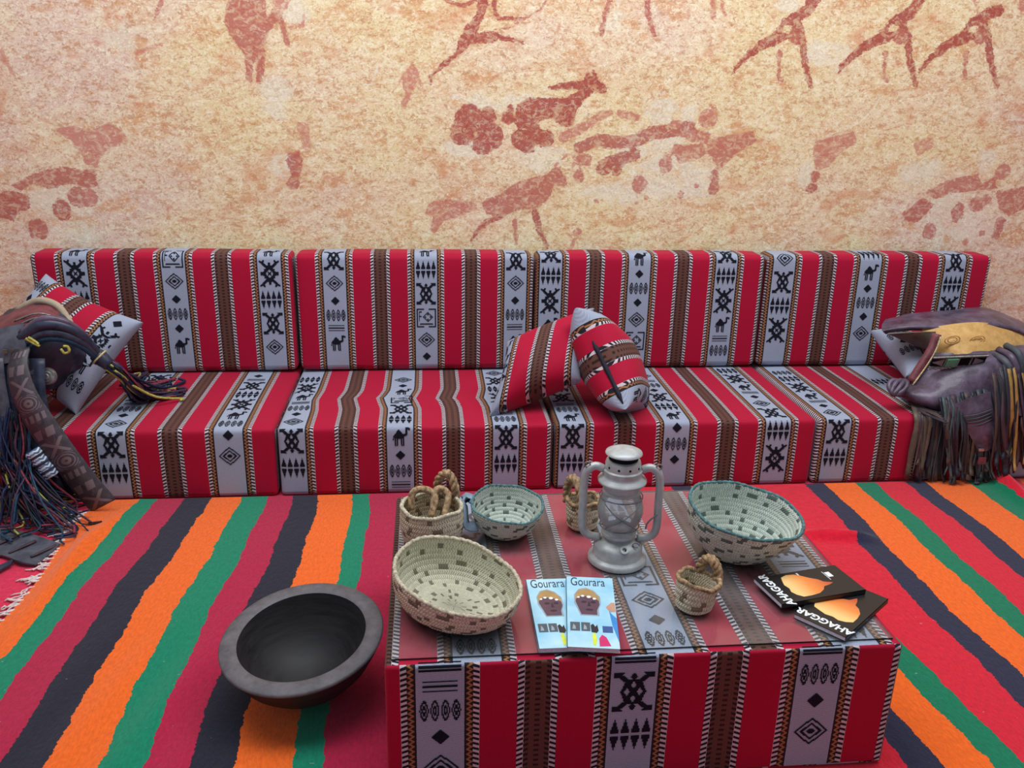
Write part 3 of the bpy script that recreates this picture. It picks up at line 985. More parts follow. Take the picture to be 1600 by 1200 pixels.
g0, g1_, g2_, g3_ = TX0 + 0.012, TX1 - 0.014, TY0 + 0.016, TY1 - 0.012
zz0, zz1 = TH + 0.0014, GT
mb.add([(g0, g2_, zz1), (g1_, g2_, zz1), (g1_, g3_, zz1), (g0, g3_, zz1)], [(0, 1, 2, 3)], 0)
V = [(x, y, z) for z in (zz0, zz1) for x, y in ((g0, g2_), (g1_, g2_), (g1_, g3_), (g0, g3_))]
mb.add(V, [(0, 1, 5, 4), (1, 2, 6, 5), (2, 3, 7, 6), (3, 0, 4, 7)], 1)
gs = mb.build('glass_sheet', [GLASS, GEDGE], smooth=False)
tag(gs, 'thin clear glass sheet lying on the cloth covered table', 'glass top')


# ================================================================== THROW PILLOWS
def pillow(name, c, s_ax, t_ax, half, thick, label, zips=None, seed=1, ht=None, skew=False):
    """stuffed square pillow: centre, direction of its width (across the stripes), direction of its height"""
    c = np.array(c, float)
    s_ax = np.array(s_ax, float); s_ax /= np.linalg.norm(s_ax)
    t_ax = np.array(t_ax, float)
    if not skew:
        t_ax -= s_ax * (t_ax @ s_ax)
    t_ax /= np.linalg.norm(t_ax)
    n_ax = np.cross(s_ax, t_ax); n_ax /= np.linalg.norm(n_ax)
    per = 0.348
    ht = ht or half

    def P(s, t, side, off=0.0):
        x = half * s * (1 - 0.10 * (1 - t * t) * s * s)
        y = ht * t * (1 - 0.10 * (1 - s * s) * t * t)
        b = max(0.0, (1 - s * s) * (1 - t * t))
        z = thick * b ** 0.40 * (1 + 0.05 * math.sin(5 * s + seed) * math.sin(4 * t + seed)) + 0.003
        q = c + s_ax * x + t_ax * y + n_ax * side * (z + off)
        return tuple(q)
    mb = MB()
    k = 33
    g = [math.sin(math.pi / 2 * (i / (k - 1) * 2 - 1)) for i in range(k)]
    for side in (1, -1):
        mb.grid([[P(s, t, side) for t in g] for s in g], 0, [[(s * half / per + .5, t * ht + (0 if side > 0 else .03)) for t in g] for s in g], flip=(side < 0))
    rim = [(s, -1) for s in g] + [(1, t) for t in g[1:]] + [(s, 1) for s in g[::-1][1:]] + [(-1, t) for t in g[::-1][1:-1]]
    mb.grid([[P(s, t, 1), P(s, t, -1)] for s, t in rim], 0, [[(s * half / per + .5, t * ht)] * 2 for s, t in rim], closed_u=True, flip=True)
    w = per * 0.245 * 0.9
    for side in (1, -1):
        for us in (-0.5, 0.5):
            xc = us * per * .955
            v = ht * 0.84
            for kd in random.Random(seed + int(us * 2) + side).sample('TRBCOdNdO', 9):
                h = w * MOT[kd][1]
                if v - h < -ht * 0.86:
                    break
                fn = lambda x, vv: P(max(-.97, min(.97, x / half)), max(-.97, min(.97, vv / ht)), side, 0.0016)
                put_motif(mb, fn, kd, xc, v, w)
                v -= h + 0.012
    o = mb.build(name, [FAB, YARN])
    tag(o, label, 'pillow', 'throw pillows')
    if zips:
        zm = MB()
        pts = [P(-0.35 + 1.24 * i / 24, -1, 1, 0.0) for i in range(25)]
        pts = [tuple(np.array(q) - n_ax * 0.003 - t_ax * 0.0015) for q in pts]
        zm.ribbon(pts, n_ax, [(0.015 + .002 * math.sin(i * .7)) * min(1, .25 + i / 4, .25 + (24 - i) / 4) for i in range(25)], 0.002)
        tag(zm.build('zip_tape', simple('navy_tape', (30, 28, 44), 0.7), o), 'navy zip tape')
    return o


pillow('throw_pillow', (0.882, 0.200, 0.392), (0.28, 0.04, 0.10), (0.075, 0.21, 0.20), 0.168, 0.100,
       'plump striped throw pillow lying to the left of the zipped pillow', seed=3, ht=0.150, skew=True)
pillow('throw_pillow', (1.108, 0.160, 0.392), (0.36, -0.56, -0.73), (0.38, 0.80, -0.36), 0.190, 0.100,
       'striped throw pillow standing on edge with navy zip tape toward the viewer', zips=True, seed=8, ht=0.145)
pillow('throw_pillow', (-0.745, 0.32, 0.440), (0.275, -0.12, -0.105), (0.22, 0.16, 0.225), 0.205, 0.085,
       'striped throw pillow tilted under the navy tassel bag', seed=5, ht=0.185)
pillow('throw_pillow', (2.425, 0.355, 0.345), (0.95, -0.05, -0.08), (0.03, 0.90, 0.22), 0.205, 0.075,
       'striped throw pillow mostly hidden under the purple leather bag', seed=12, ht=0.17)

# ================================================================== LANTERN
ZINC = simple('weathered_zinc', (176, 180, 182), 0.42, 0.5, 0.25, 0.14, 45, 0.06)
ZINCD = simple('dark_zinc', (118, 122, 128), 0.5, 0.5, 0.3, 0.3, 60, 0.1)
SOOT = simple('soot', (22, 22, 26), 0.9, 0.1)


def lantern():
    C = Vector((0.898, -0.955, GT))
    root = empty('storm_lantern', C, 'grey metal storm lantern with glass globe standing on the glass topped table', 'lantern')
    T = Matrix.Translation(C) @ Matrix.Rotation(math.radians(-8), 4, 'Z')
    mb = MB()
    mb.lathe([(0, 0.0), (.060, 0.0), (.0645, .004), (.0645, .010), (.0615, .014), (.0555, .017), (.0535, .020), (.0535, .040), (.051, .044), (.044, .050), (.030, .056), (.026, .058), (0, .058)], 48, M=T)
    tank = mb.build('fuel_tank', ZINC, root, auto=40)
    mb = MB()
    fx = T @ Matrix.Translation((0.010, -.0445, .047)) @ Matrix.Rotation(math.radians(38), 4, 'X')
    mb.lathe([(.0045, 0), (.0095, 0), (.0095, .006), (.006, .0065), (.0045, .006), (.0045, .001)], 20, M=fx)
    mb.lathe([(0, .001), (.0045, .001)], 20, M=fx, mi=1)
    mb.build('filler_neck', [ZINC, SOOT], tank, auto=40)
    mb = MB()
    mb.tube([tuple(T @ Vector((.036 + .007 * math.cos(a), -.030 + .004 * math.sin(a) - .0, .0535 + .003 * math.sin(a)))) for a in np.linspace(0, 5.2, 14)], .0012, 6)
    mb.build('tank_clip', ZINCD, tank)
    mb = MB()
    mb.lathe([(0, .056), (.030, .056), (.033, .062), (.038, .066), (.038, .072), (.034, .075), (.030, .083), (.012, .086), (0, .086)], 40, M=T)
    mb.build('burner', ZINC, root, auto=40)
    mb = MB()
    mb.box((0, 0, .096), (.008, .002, .012), M=T)
    mb.build('wick_holder', ZINCD, root, smooth=False)
    g = NT('globe_glass')
    tr = g.n('ShaderNodeBsdfTransparent'); tr.inputs[0].default_value = (.93, .94, .95, 1)
    df = g.n('ShaderNodeBsdfDiffuse'); df.inputs[0].default_value = lin(240, 242, 244)
    m1 = g.n('ShaderNodeMixShader')
    dust = g.m('ADD', 0.20, g.m('MULTIPLY', g.noise(g.obj(), 30, 3), 0.3))
    g.t.links.new(dust, m1.inputs[0]); g.t.links.new(tr.outputs[0], m1.inputs[1]); g.t.links.new(df.outputs[0], m1.inputs[2])
    gg = g.n('ShaderNodeBsdfGlossy'); gg.inputs['Roughness'].default_value = 0.08
    fz = g.n('ShaderNodeFresnel'); fz.inputs[0].default_value = 1.5
    m2 = g.n('ShaderNodeMixShader')
    g.t.links.new(fz.outputs[0], m2.inputs[0]); g.t.links.new(m1.outputs[0], m2.inputs[1]); g.t.links.new(gg.outputs[0], m2.inputs[2])
    g.t.links.new(m2.outputs[0], g.out.inputs[0])
    mb = MB()
    mb.lathe([(.030, .082), (.038, .090), (.046, .104), (.0495, .120), (.0495, .132), (.046, .148), (.040, .162), (.037, .170)], 48, M=T)
    mb.build('glass_globe', g.mat, root)
    mb = MB()
    mb.lathe([(.036, .164), (.041, .166), (.041, .170), (.038, .173), (.038, .184), (.044, .188), (.0515, .191), (.0525, .195), (.050, .199), (.043, .203), (.041, .207),
              (.041, .210), (.042, .214), (.042, .219), (.039, .222), (.038, .234), (.036, .240), (.030, .242)], 44, M=T)
    ch = mb.build('chimney', ZINC, root, auto=40)
    for k in range(10):
        a = 2 * math.pi * k / 10
        mb = MB()
        mb.lathe([(0, .0), (.0028, .0), (.0022, .0008), (0, .001)], 8, M=T @ Matrix.Rotation(a, 4, 'Z') @ Matrix.Translation((.0382, 0, .230)) @ Matrix.Rotation(math.pi / 2, 4, 'Y'))
        mb.build('vent_hole', SOOT, ch)
    mb = MB()
    mb.lathe([(0, .243), (.031, .243), (.031, .252)], 30, M=T, mi=1)
    mb.lathe([(.0, .2505), (.028, .252), (.0365, .2535), (.0395, .256), (.0385, .259), (.030, .263), (.018, .2665), (.006, .268), (0, .268)], 40, M=T)
    mb.build('hood', [ZINC, SOOT], root, auto=50)
    for sg in (-1, 1):
        mb = MB()
        path = catmull([(sg * .040, 0, .218), (sg * .058, 0, .224), (sg * .074, 0, .214), (sg * .0805, 0, .190), (sg * .081, 0, .140), (sg * .0815, 0, .095), (sg * .077, 0, .070), (sg * .062, 0, .058), (sg * .040, 0, .055)], 40)
        mb.tube([tuple(T @ Vector(q)) for q in path], .0088, 12)
        arm = mb.build('side_tube', ZINC, root)
        mb = MB()
        mb.tube([tuple(T @ Vector((sg * .076 + .006 * math.cos(a), -.004, .228 + .006 * math.sin(a)))) for a in np.linspace(0, 6.283, 14)[:-1]], .0016, 6, closed=True)
        mb.build('bail_eye', ZINCD, arm)
    for sg in (-1, 1):
        mb = MB()
        pts = []
        for i in range(21):
            t = i / 20
            ang = -math.pi / 2 + sg * (0.85 - 1.7 * t)
            z = .156 - .066 * t
            r = .0515 + .003 * math.sin(math.pi * t) if t < .5 else .0515 - .006 * (t - .5) * 2 + .003 * math.sin(math.pi * t)
            pts.append(tuple(T @ Vector((r * math.cos(ang), r * math.sin(ang), z))))
        mb.tube(pts, .0013, 6)
        mb.build('guard_wire', ZINCD, root)
    for z in (.158, .088):
        mb = MB()
        r = .046 if z > .1 else .042
        mb.tube([tuple(T @ Vector((r * math.cos(a), r * math.sin(a), z))) for a in np.linspace(0, 2 * math.pi, 40)[:-1]], .0014, 6, closed=True)
        mb.build('guard_ring', ZINCD, root)
    mb = MB()
    mb.tube([tuple(T @ Vector(q)) for q in catmull([(.081, -.006, .118), (.068, -.014, .112), (.058, -.016, .100), (.056, -.012, .086)], 12)], .0018, 6)
    mb.build('lift_lever', ZINCD, root)


lantern()


# ================================================================== BASKETS
def palm(name, base, check, dens, rows, alt=(228, 222, 204), thr=0.2):
    s = NT(name)
    vec, U, V = s.uv()                                # U: leaf count round, V: rows up
    row = s.m('FLOOR', V)
    cu = s.m('FLOOR', s.m('ADD', s.m('DIVIDE', U, 2.0), s.m('MULTIPLY', row, 0.5)))
    ph = s.m('MODULO', s.m('ADD', s.m('MULTIPLY', row, 3.0), cu), dens)
    cell = s.n('ShaderNodeCombineXYZ')
    s.put(cell.inputs[0], cu); s.put(cell.inputs[1], row)
    wn = s.n('ShaderNodeTexWhiteNoise', noise_dimensions='2D')
    s.t.links.new(cell.outputs[0], wn.inputs['Vector'])
    mk = s.m('MULTIPLY', s.m('LESS_THAN', ph, 1.5), s.m('GREATER_THAN', wn.outputs['Value'], thr))
    mk = s.m('MULTIPLY', mk, s.m('LESS_THAN', s.m('MODULO', row, rows), rows - 1.5))
    leaf = s.m('FRACT', s.m('ADD', s.m('MULTIPLY', U, 1.0), s.m('MULTIPLY', s.m('PINGPONG', V, 0.5), 1.2)))
    ridge = s.m('SINE', s.m('MULTIPLY', leaf, math.pi))
    nz = s.noise(s.vmul(vec, (0.7, 1.1, 1)), 1.0, 3)
    col = s.ramp(nz, [(0.3, lin(*base)), (0.72, lin(*alt))])
    col = s.mix(s.m('MULTIPLY', mk, 0.85), col, lin(*check))
    col = s.mix(s.m('MULTIPLY', s.m('LESS_THAN', ridge, 0.35), 0.35), col, tuple(x * 0.45 for x in lin(*base)[:3]) + (1,))
    vr = s.m('SINE', s.m('MULTIPLY', s.m('FRACT', V), math.pi))
    s.bump(s.m('ADD', ridge, s.m('MULTIPLY', vr, 0.8)), 0.75, 0.004)
    return s.fin(col, 0.72, 0.3)


PALM_B = palm('palm_brown_checks', (216, 198, 168), (92, 80, 70), 5.0, 5.0, (242, 234, 214), 0.35)
PALM_G = palm('palm_green_checks', (214, 218, 198), (54, 70, 68), 5.0, 5.0, (240, 244, 232), 0.35)
PALM_IN = palm('palm_plain_inside', (216, 212, 182), (112, 102, 86), 7.0, 7.0, (240, 238, 218), 0.55)
PALM_ING = palm('palm_pale_inside', (208, 222, 210), (64, 84, 78), 7.0, 7.0, (236, 244, 236), 0.55)
PALM_S = palm('palm_small', (206, 188, 158), (112, 92, 70), 5.0, 4.0, (234, 224, 200), 0.4)
ROPE = simple('palm_rope', (172, 142, 110), 0.85, 0.2, 0, 0.45, 120, 0.6)
ROPEB = simple('stitched_rim_brown', (196, 186, 164), 0.8, 0.2, 0, 0.35, 160, 0.5)
TEAL = simple('teal_stitch', (84, 122, 126), 0.75, 0.25, 0, 0.35, 120, 0.4)


def basket(name, c, a, b, rot, prof, label, mats, rim_m, rim_r=0.004, tilt=(0, 0), group=None, wave=0.0, thk=0.006, leaf=0.006, rowh=0.011, warp=None):
    """woven bowl: prof = (fraction of rim radius, height); the inner face follows it"""
    c = Vector(c)
    root = empty(name, c, label, 'basket', group)
    M = Matrix.Translation(c) @ Matrix.Rotation(rot, 4, 'Z')
    Tl = Matrix.Rotation(tilt[0], 4, 'X') @ Matrix.Rotation(tilt[1], 4, 'Y')
    top = prof[-1][1]
    P = catmull([(r, z, 0) for r, z in prof], 34)
    L = np.concatenate([[0], np.cumsum([math.hypot((P[i + 1][0] - P[i][0]) * (a + b) / 2, P[i + 1][1] - P[i][1]) for i in range(len(P) - 1)])])
    n = 110
    cnt = round(math.pi * (a + b) / leaf)

    def pt(i, k, inner):
        th = 2 * math.pi * i / n
        r, z = P[k][0], P[k][1]
        row = L[k] / rowh
        rel = 0.0011 * (math.sin(row * math.pi) ** 2 * 2 - 1) if k > 2 else 0
        dr = (-thk if inner else 0) + rel
        x = (a * r + (dr if r > .03 else 0)) * math.cos(th)
        y = (b * r + (dr if r > .03 else 0)) * math.sin(th)
        zz = z + (thk * max(0, 1 - z / top) if inner else 0) + (z / top) ** 2 * (wave * math.cos(2 * th + .6) + .0022 * math.sin(3 * th + a * 90) + .0014 * math.sin(7 * th))
        x *= 1 + .02 * (z / top) * math.sin(2 * th + a * 60)
        y *= 1 + .02 * (z / top) * math.cos(3 * th + a * 40)
        if warp:
            x, y, zz = warp(x, y, zz, th, z / top)
        v = Vector((x, y, zz))
        f = z / top
        v = v.lerp(Tl @ v, f)
        return tuple(M @ v)
    out, inn, uo = [], [], []
    for i in range(n + 1):
        out.append([pt(i % n, k, False) for k in range(len(P))])
        inn.append([pt(i % n, k, True) for k in range(len(P))])
        uo.append([(i / n * cnt, L[k] / rowh) for k in range(len(P))])
    mb = MB()
    mb.grid(out, 0, uo)
    mb.build('wall', mats[0], root)
    mb = MB()
    mb.grid(inn, 0, uo, flip=True)
    mb.build('inner_face', mats[1], root)
    mb = MB()
    pts = []
    m = 150
    for i in range(m):
        th = i / m * n
        i0 = int(th)
        f = th - i0
        q = (np.array(out[i0 % n][-1]) * (1 - f) + np.array(out[(i0 + 1) % n][-1]) * f) * .5 + (np.array(inn[i0 % n][-1]) * (1 - f) + np.array(inn[(i0 + 1) % n][-1]) * f) * .5
        pts.append(tuple(q))
    mb.tube(pts, [rim_r * (1.12 if i % 3 else 0.8) for i in range(m)], 8, closed=True)
    mb.build('rim', rim_m, root)
    return root, (lambda ang, k=-1: np.array(out[int(ang / (2 * math.pi) * n) % n][k]))


PROF_BOWL = [(0.0, 0.0), (0.30, 0.0), (0.52, 0.006), (0.74, 0.030), (0.90, 0.060), (1.0, 0.092)]
zT = GT + 0.001
basket('oval_basket', (0.534, -1.122, zT), 0.142, 0.112, -0.85, [(0, 0), (.4, 0), (.70, .004), (.88, .022), (.97, .048), (1.0, .080)],
       'large oval palm basket with brown checks, nearest the front left table corner', (PALM_B, PALM_IN), ROPEB, .0042, (0.0, 0.10), 'woven palm baskets', leaf=.0062, rowh=.0105)
rb_root, rb_f = basket('round_basket', (0.663, -0.818, zT), 0.086, 0.086, 0.0, [(0, 0), (.35, 0), (.6, .008), (.82, .032), (.95, .060), (1.0, .078)],
       'small round palm bowl with dark teal rim, left of the lantern', (PALM_G, PALM_ING), TEAL, .003, (0.10, 0.04), 'woven palm baskets', leaf=.0055, rowh=.009)
basket('round_basket', (1.166, -0.950, zT), 0.124, 0.106, -0.60, [(0, 0), (.32, 0), (.56, .010), (.80, .046), (.93, .084), (1.0, .122)],
       'large deep palm basket with teal stitched rim beside the black books', (PALM_G, PALM_ING), TEAL, .0035, (0.10, 0.14), 'woven palm baskets', leaf=.0062, rowh=.0105)

mb = MB()
q0 = rb_f(math.pi * .93)
q1 = rb_f(math.pi * 1.10)
mb.ribbon(catmull([q0 + np.array([.004, 0, -.002]), q0 + np.array([-.014, -.004, .004]), (q0 + q1) / 2 + np.array([-.017, -.010, -.014]), q1 + np.array([-.012, -.006, -.034]), q1 + np.array([.010, -.002, -.040])], 18),
          (.25, 1, .2), .030, .004)
tag(mb.build('cloth_loop', simple('blue_grey_cloth', (128, 146, 166), 0.8, 0.2, 0, 0.2, 60), rb_root), 'blue grey cloth loop')


def handled(c, r, h, label, loop, seed, flare=1.0, tall=0.05, rm=ROPE, tilt=(0, 0), lid=False):
    root, f = basket('handled_basket', c, r, r, 0.2 + seed, [(0, 0), (.5, 0), (.80, .003), (.93, h * .25), (.99, h * .6), (1.0 * flare, h)],
                     label, (PALM_S, PALM_S), rm, .0045, tilt, 'small palm baskets with a rope handle', leaf=.006, rowh=.011)
    a0, a1 = loop
    p0, p1 = f(a0), f(a1)
    mid = (p0 + p1) / 2
    d = (p1 - p0)
    ctrl = [p0 - np.array([0, 0, .018]), p0 + np.array([0, 0, tall * .35]), mid - d * .25 + np.array([0, 0, tall * .92]), mid + d * .1 + np.array([0, 0, tall * 1.02]), p1 + np.array([0, 0, tall * .5]), p1 - np.array([0, 0, .018])]
    path = catmull(ctrl, 44)
    mb = MB()
    for ph in (0, 2.1, 4.2):                                   # three twisted strands
        pts, T = [], None
        for i, q in enumerate(path):
            t = path[min(i + 1, 43)] - path[max(i - 1, 0)]
            t /= np.linalg.norm(t)
            u = np.cross(t, (0.3, 1, 0.1)); u /= np.linalg.norm(u)
            w = np.cross(t, u)
            an = ph + i * .55
            pts.append(q + (u * math.cos(an) + w * math.sin(an)) * .0052)
        mb.tube(pts, .0056, 7)
    mb.build('rope_handle', ROPE, root)
    return root, f


rt_, f_ = handled((0.492, -0.845, zT), 0.073, 0.088, 'tall palm basket with a rope loop, behind the large oval basket', (0.1, 0.75), 0.4, .95, .050, ROPEB)
mb = MB()                                                       # coil of rope lying inside, over the far wall
for k in range(2):
    mb.tube(catmull([(0.445 + .05 * k, -0.83, zT + .07), (0.45 + .05 * k, -0.815, zT + .105), (0.475 + .04 * k, -0.81, zT + .112), (0.50 + .03 * k, -0.82, zT + .098), (0.49 + .03 * k, -0.85, zT + .06)], 24), .008, 8)
mb.build('rope_coil', ROPE, rt_)
handled((0.847, -0.800, zT), 0.040, 0.072, 'small palm basket with rope handle, half hidden behind the lantern', (1.2, 3.0), 1.2, 1.0, .052)
handled((1.012, -1.150, zT), 0.041, 0.062, 'smallest palm cup with a rope handle, in front of the lantern', (4.1, 5.0), 2.3, 1.06, .034, ROPE, (0.12, -0.06))

# ================================================================== WOODEN BOWL
BW = NT('dark_turned_wood')
o_ = BW.obj()
gr = BW.noise(BW.vmul(o_, (9, 9, 60)), 1.6, 5, 0.65, 0.6)
BW.bump(gr, 0.12, 0.002)
BOWLM = BW.fin(BW.ramp(gr, [(0.3, lin(22, 21, 25)), (0.75, lin(42, 40, 44))]), BW.ramp(gr, [(0.3, (.55, .55, .55, 1)), (0.8, (.7, .7, .7, 1))]), 0.4)
BR = NT('worn_bowl_rim')
gr = BR.noise(BR.obj(), 26, 5, 0.7)
RIMM = BR.fin(BR.ramp(gr, [(0.3, lin(74, 72, 78)), (0.75, lin(112, 108, 112))]), 0.55, 0.4)


def bowl():
    c = Vector((0.222, -0.975, 0.0))
    root = empty('wooden_bowl', c, 'large dark wooden bowl with thick rim on the striped rug beside the table', 'bowl')
    T = Matrix.Translation((c.x, c.y, 0.0085)) @ Matrix.Translation((0, 0, .012)) @ Matrix.Rotation(0.118, 4, 'X') @ Matrix.Rotation(-0.073, 4, 'Y')
    R0 = .173
    mb = MB()
    out = [(0, 0), (.045, 0), (.062, .003), (.085, .016), (.115, .040), (.142, .072), (.160, .104), (.170, .124), (R0, .130)]
    mb.lathe(out, 72, M=T)
    inn = [(.136, .1355), (.130, .118), (.118, .090), (.098, .060), (.070, .036), (.038, .022), (0, .019)]
    mb.lathe(inn, 72, M=T)
    mb.build('body', BOWLM, root)
    mb = MB()
    mb.lathe([(R0, .130), (R0 + .0005, .1335), (.170, .1365), (.155, .1385), (.141, .1385), (.136, .1355)], 72, M=T)
    mb.build('rim', RIMM, root)


bowl()


# ================================================================== BOOKS
def text_mesh(body, size, mat, parent, M, name, shear=0.0, sx=1.0, bold=0.0):
    cu = bpy.data.curves.new(name, 'FONT')
    cu.body = body
    cu.size = size
    cu.shear = shear
    cu.offset = bold
    cu.align_x = 'CENTER'
    tmp = bpy.data.objects.new('tmp', cu)
    COL.objects.link(tmp)
    dg = bpy.context.evaluated_depsgraph_get()
    me = bpy.data.meshes.new_from_object(tmp.evaluated_get(dg))
    bpy.data.objects.remove(tmp)
    bpy.data.curves.remove(cu)
    me.transform(M @ Matrix.Diagonal((sx, 1, 1, 1)))
    me.materials.clear()
    me.materials.append(mat)
    me.name = name
    o = bpy.data.objects.new(name, me)
    COL.objects.link(o)
    o.parent = parent
    o.matrix_parent_inverse = parent.matrix_world.inverted()
    return o


def book(name, bl, br, tl, z0, th, cover_m, label, group, tip=0.0):
    """corners on the table (seen from the reader's side); returns (root, matrix from unit cover space in metres, w, h)"""
    bl, br, tl = [np.array([q[0], q[1], 0.0]) for q in (bl, br, tl)]
    ex = br - bl
    w = np.linalg.norm(ex); ex /= w
    ey = tl - bl
    ey -= ex * (ey @ ex)
    h = np.linalg.norm(ey); ey /= h
    root = empty(name, (bl[0], bl[1], z0), label, 'book', group)
    M = Matrix(((ex[0], ey[0], 0, bl[0]), (ex[1], ey[1], 0, bl[1]), (0, 0, 1, z0), (0, 0, 0, 1))) @ Matrix.Rotation(tip, 4, 'X')
    mb = MB()
    t = .0011
    mb.box((w / 2, h / 2, th - t / 2), (w / 2, h / 2, t / 2), M=M)
    mb.box((w / 2, h / 2, t / 2), (w / 2, h / 2, t / 2), M=M)
    mb.box((t / 2, h / 2, th / 2), (t / 2, h / 2, th / 2), M=M)
    mb.build('cover', cover_m, root, smooth=False)
    mb = MB()
    mb.box((w / 2 + .0004, h / 2, th / 2), (w / 2 - .0012, h / 2 - .0008, th / 2 - t), M=M)
    pm = bpy.data.materials.get('book_pages') or simple('book_pages', (206, 206, 222), 0.8, 0.2, 0, 0.12, 300)
    mb.build('pages', pm, root, smooth=False)
    return root, M @ Matrix.Translation((0, 0, th + .0001)), w, h


PRT = {k: simple(k, v, 0.45, 0.4, 0, 0.08, 60) for k, v in dict(print_ink=(30, 44, 66), print_face=(94, 68, 82), print_face_shade=(58, 42, 54), print_wrap=(176, 142, 92),
       print_white=(236, 240, 244), print_photo=(84, 92, 100), print_photo_light=(150, 166, 182), print_blue=(62, 140, 214), print_dune=(196, 150, 128), print_pink=(206, 46, 110),
       print_yellow=(214, 226, 72), print_dark=(44, 40, 48), print_navy=(60, 88, 150)).items()}
SKY = NT('pale_blue_cover')
cb = SKY.noise(SKY.obj(), 16, 3)
SKYM = SKY.fin(SKY.ramp(cb, [(0.3, lin(140, 200, 230)), (0.7, lin(188, 226, 242))]), 0.35, 0.4)


def gourara(bl, br, tl, z0, label, tip=0.0):
    root, M, w, h = book('paperback_book', bl, br, tl, z0, .009, SKYM, label, 'pale blue paperbacks', tip)

    def sh(nm, mat, pts, z=0.0):
        mb = MB()
        mb.poly([(x * w, y * h) for x, y in pts], z, .00012, M=M)
        return mb.build(nm, mat, root, smooth=False)
    text_mesh('Gourara', .044, PRT['print_ink'], root, M @ Matrix.Translation((w * .46, h * .862, .0002)), 'title_lettering', 0, .47, .0)
    ell = lambda cx, cy, rx, ry, n=20, a0=0, a1=2 * math.pi: [(cx + rx * math.cos(a0 + (a1 - a0) * i / n), cy + ry * math.sin(a0 + (a1 - a0) * i / n)) for i in range(n)]
    sh('cover_photo_glow', PRT['print_photo_light'], [(.16, .60), (.16, .72), (.26, .81), (.42, .83), (.58, .79), (.70, .70), (.71, .60), (.66, .52), (.66, .42), (.28, .42), (.22, .52)], 0)
    sh('cover_photo_face', PRT['print_face'], [(.19, .62), (.20, .70), (.30, .74), (.50, .74), (.66, .68), (.68, .58), (.62, .50), (.62, .435), (.30, .435), (.25, .52)], .00015)
    sh('cover_photo_headdress', PRT['print_wrap'], [(.18, .64), (.19, .73), (.28, .80), (.42, .815), (.56, .78), (.67, .70), (.68, .63), (.60, .665), (.45, .70), (.30, .70), (.22, .665)], .0003)
    for i, (x, y, r) in enumerate(((.25, .68, .03), (.34, .70, .036), (.465, .69, .046), (.58, .665, .036))):
        sh('cover_photo_bead', PRT['print_white'], ell(x, y, r, r * w / h, 12), .00045)
    for x in (.36, .55):
        sh('cover_photo_eye', PRT['print_face_shade'], ell(x, .615, .055, .016, 12), .00045)
    sh('cover_photo_nose', PRT['print_face_shade'], [(.43, .555), (.455, .62), (.475, .62), (.50, .555)], .00045)
    sh('cover_photo_mouth', PRT['print_face_shade'], ell(.465, .505, .075, .014, 12), .00045)
    sh('cover_photo_sky', PRT['print_blue'], [(.86, .50), (.93, .44), (1.0, .40), (1.0, .08), (.90, .30)], 0)
    sh('cover_photo_dune', PRT['print_dune'], [(.80, .55), (.92, .62), (.99, .62), (.99, .49), (.88, .485)], .00015)
    sh('cover_photo_cloth', PRT['print_pink'], [(.62, .02), (.62, .12), (.68, .17), (.76, .14), (.84, .03)], .00015)
    sh('cover_photo_scarf', PRT['print_yellow'], [(.50, .04), (.49, .17), (.55, .20), (.58, .10), (.55, .03)], .00015)
    sh('cover_photo_figure', PRT['print_dark'], [(.48, .20), (.47, .29), (.52, .31), (.56, .27), (.60, .30), (.62, .22), (.58, .19)], .0003)
    for x0, x1 in ((.07, .26), (.285, .46)):
        sh('small_photo', PRT['print_photo'], [(x0, .21), (x0, .325), (x1, .325), (x1, .21)], .00015)
        sh('small_photo_light', PRT['print_photo_light'], [(x0 + .04, .23), (x0 + .06, .30), (x0 + .10, .27), (x0 + .11, .23)], .0003)
    sh('small_photo', PRT['print_navy'], [(.70, .20), (.70, .285), (.90, .285), (.90, .20)], .00015)


def P2(px, py, z=GT + .009):
    q = at_z(px, py, z)
    return (q[0], q[1])


gourara(P2(842, 1014), P2(921, 1011), P2(823, 906), GT + .0006, 'pale blue paperback lying underneath, left of its twin on the table')
gourara(P2(886, 1011, GT + .018), P2(969, 1015, GT + .018), P2(882, 901, GT + .018), GT + .0100, 'pale blue paperback lying on top of its twin, whole cover showing')

CRAG = NT('orange_crag_print')
sp = CRAG.n('ShaderNodeSeparateXYZ')
CRAG.t.links.new(CRAG.n('ShaderNodeUVMap').outputs[0], sp.inputs[0])
BLK = simple('black_cover', (32, 30, 32), 0.35, 0.4, 0, 0.1, 80)


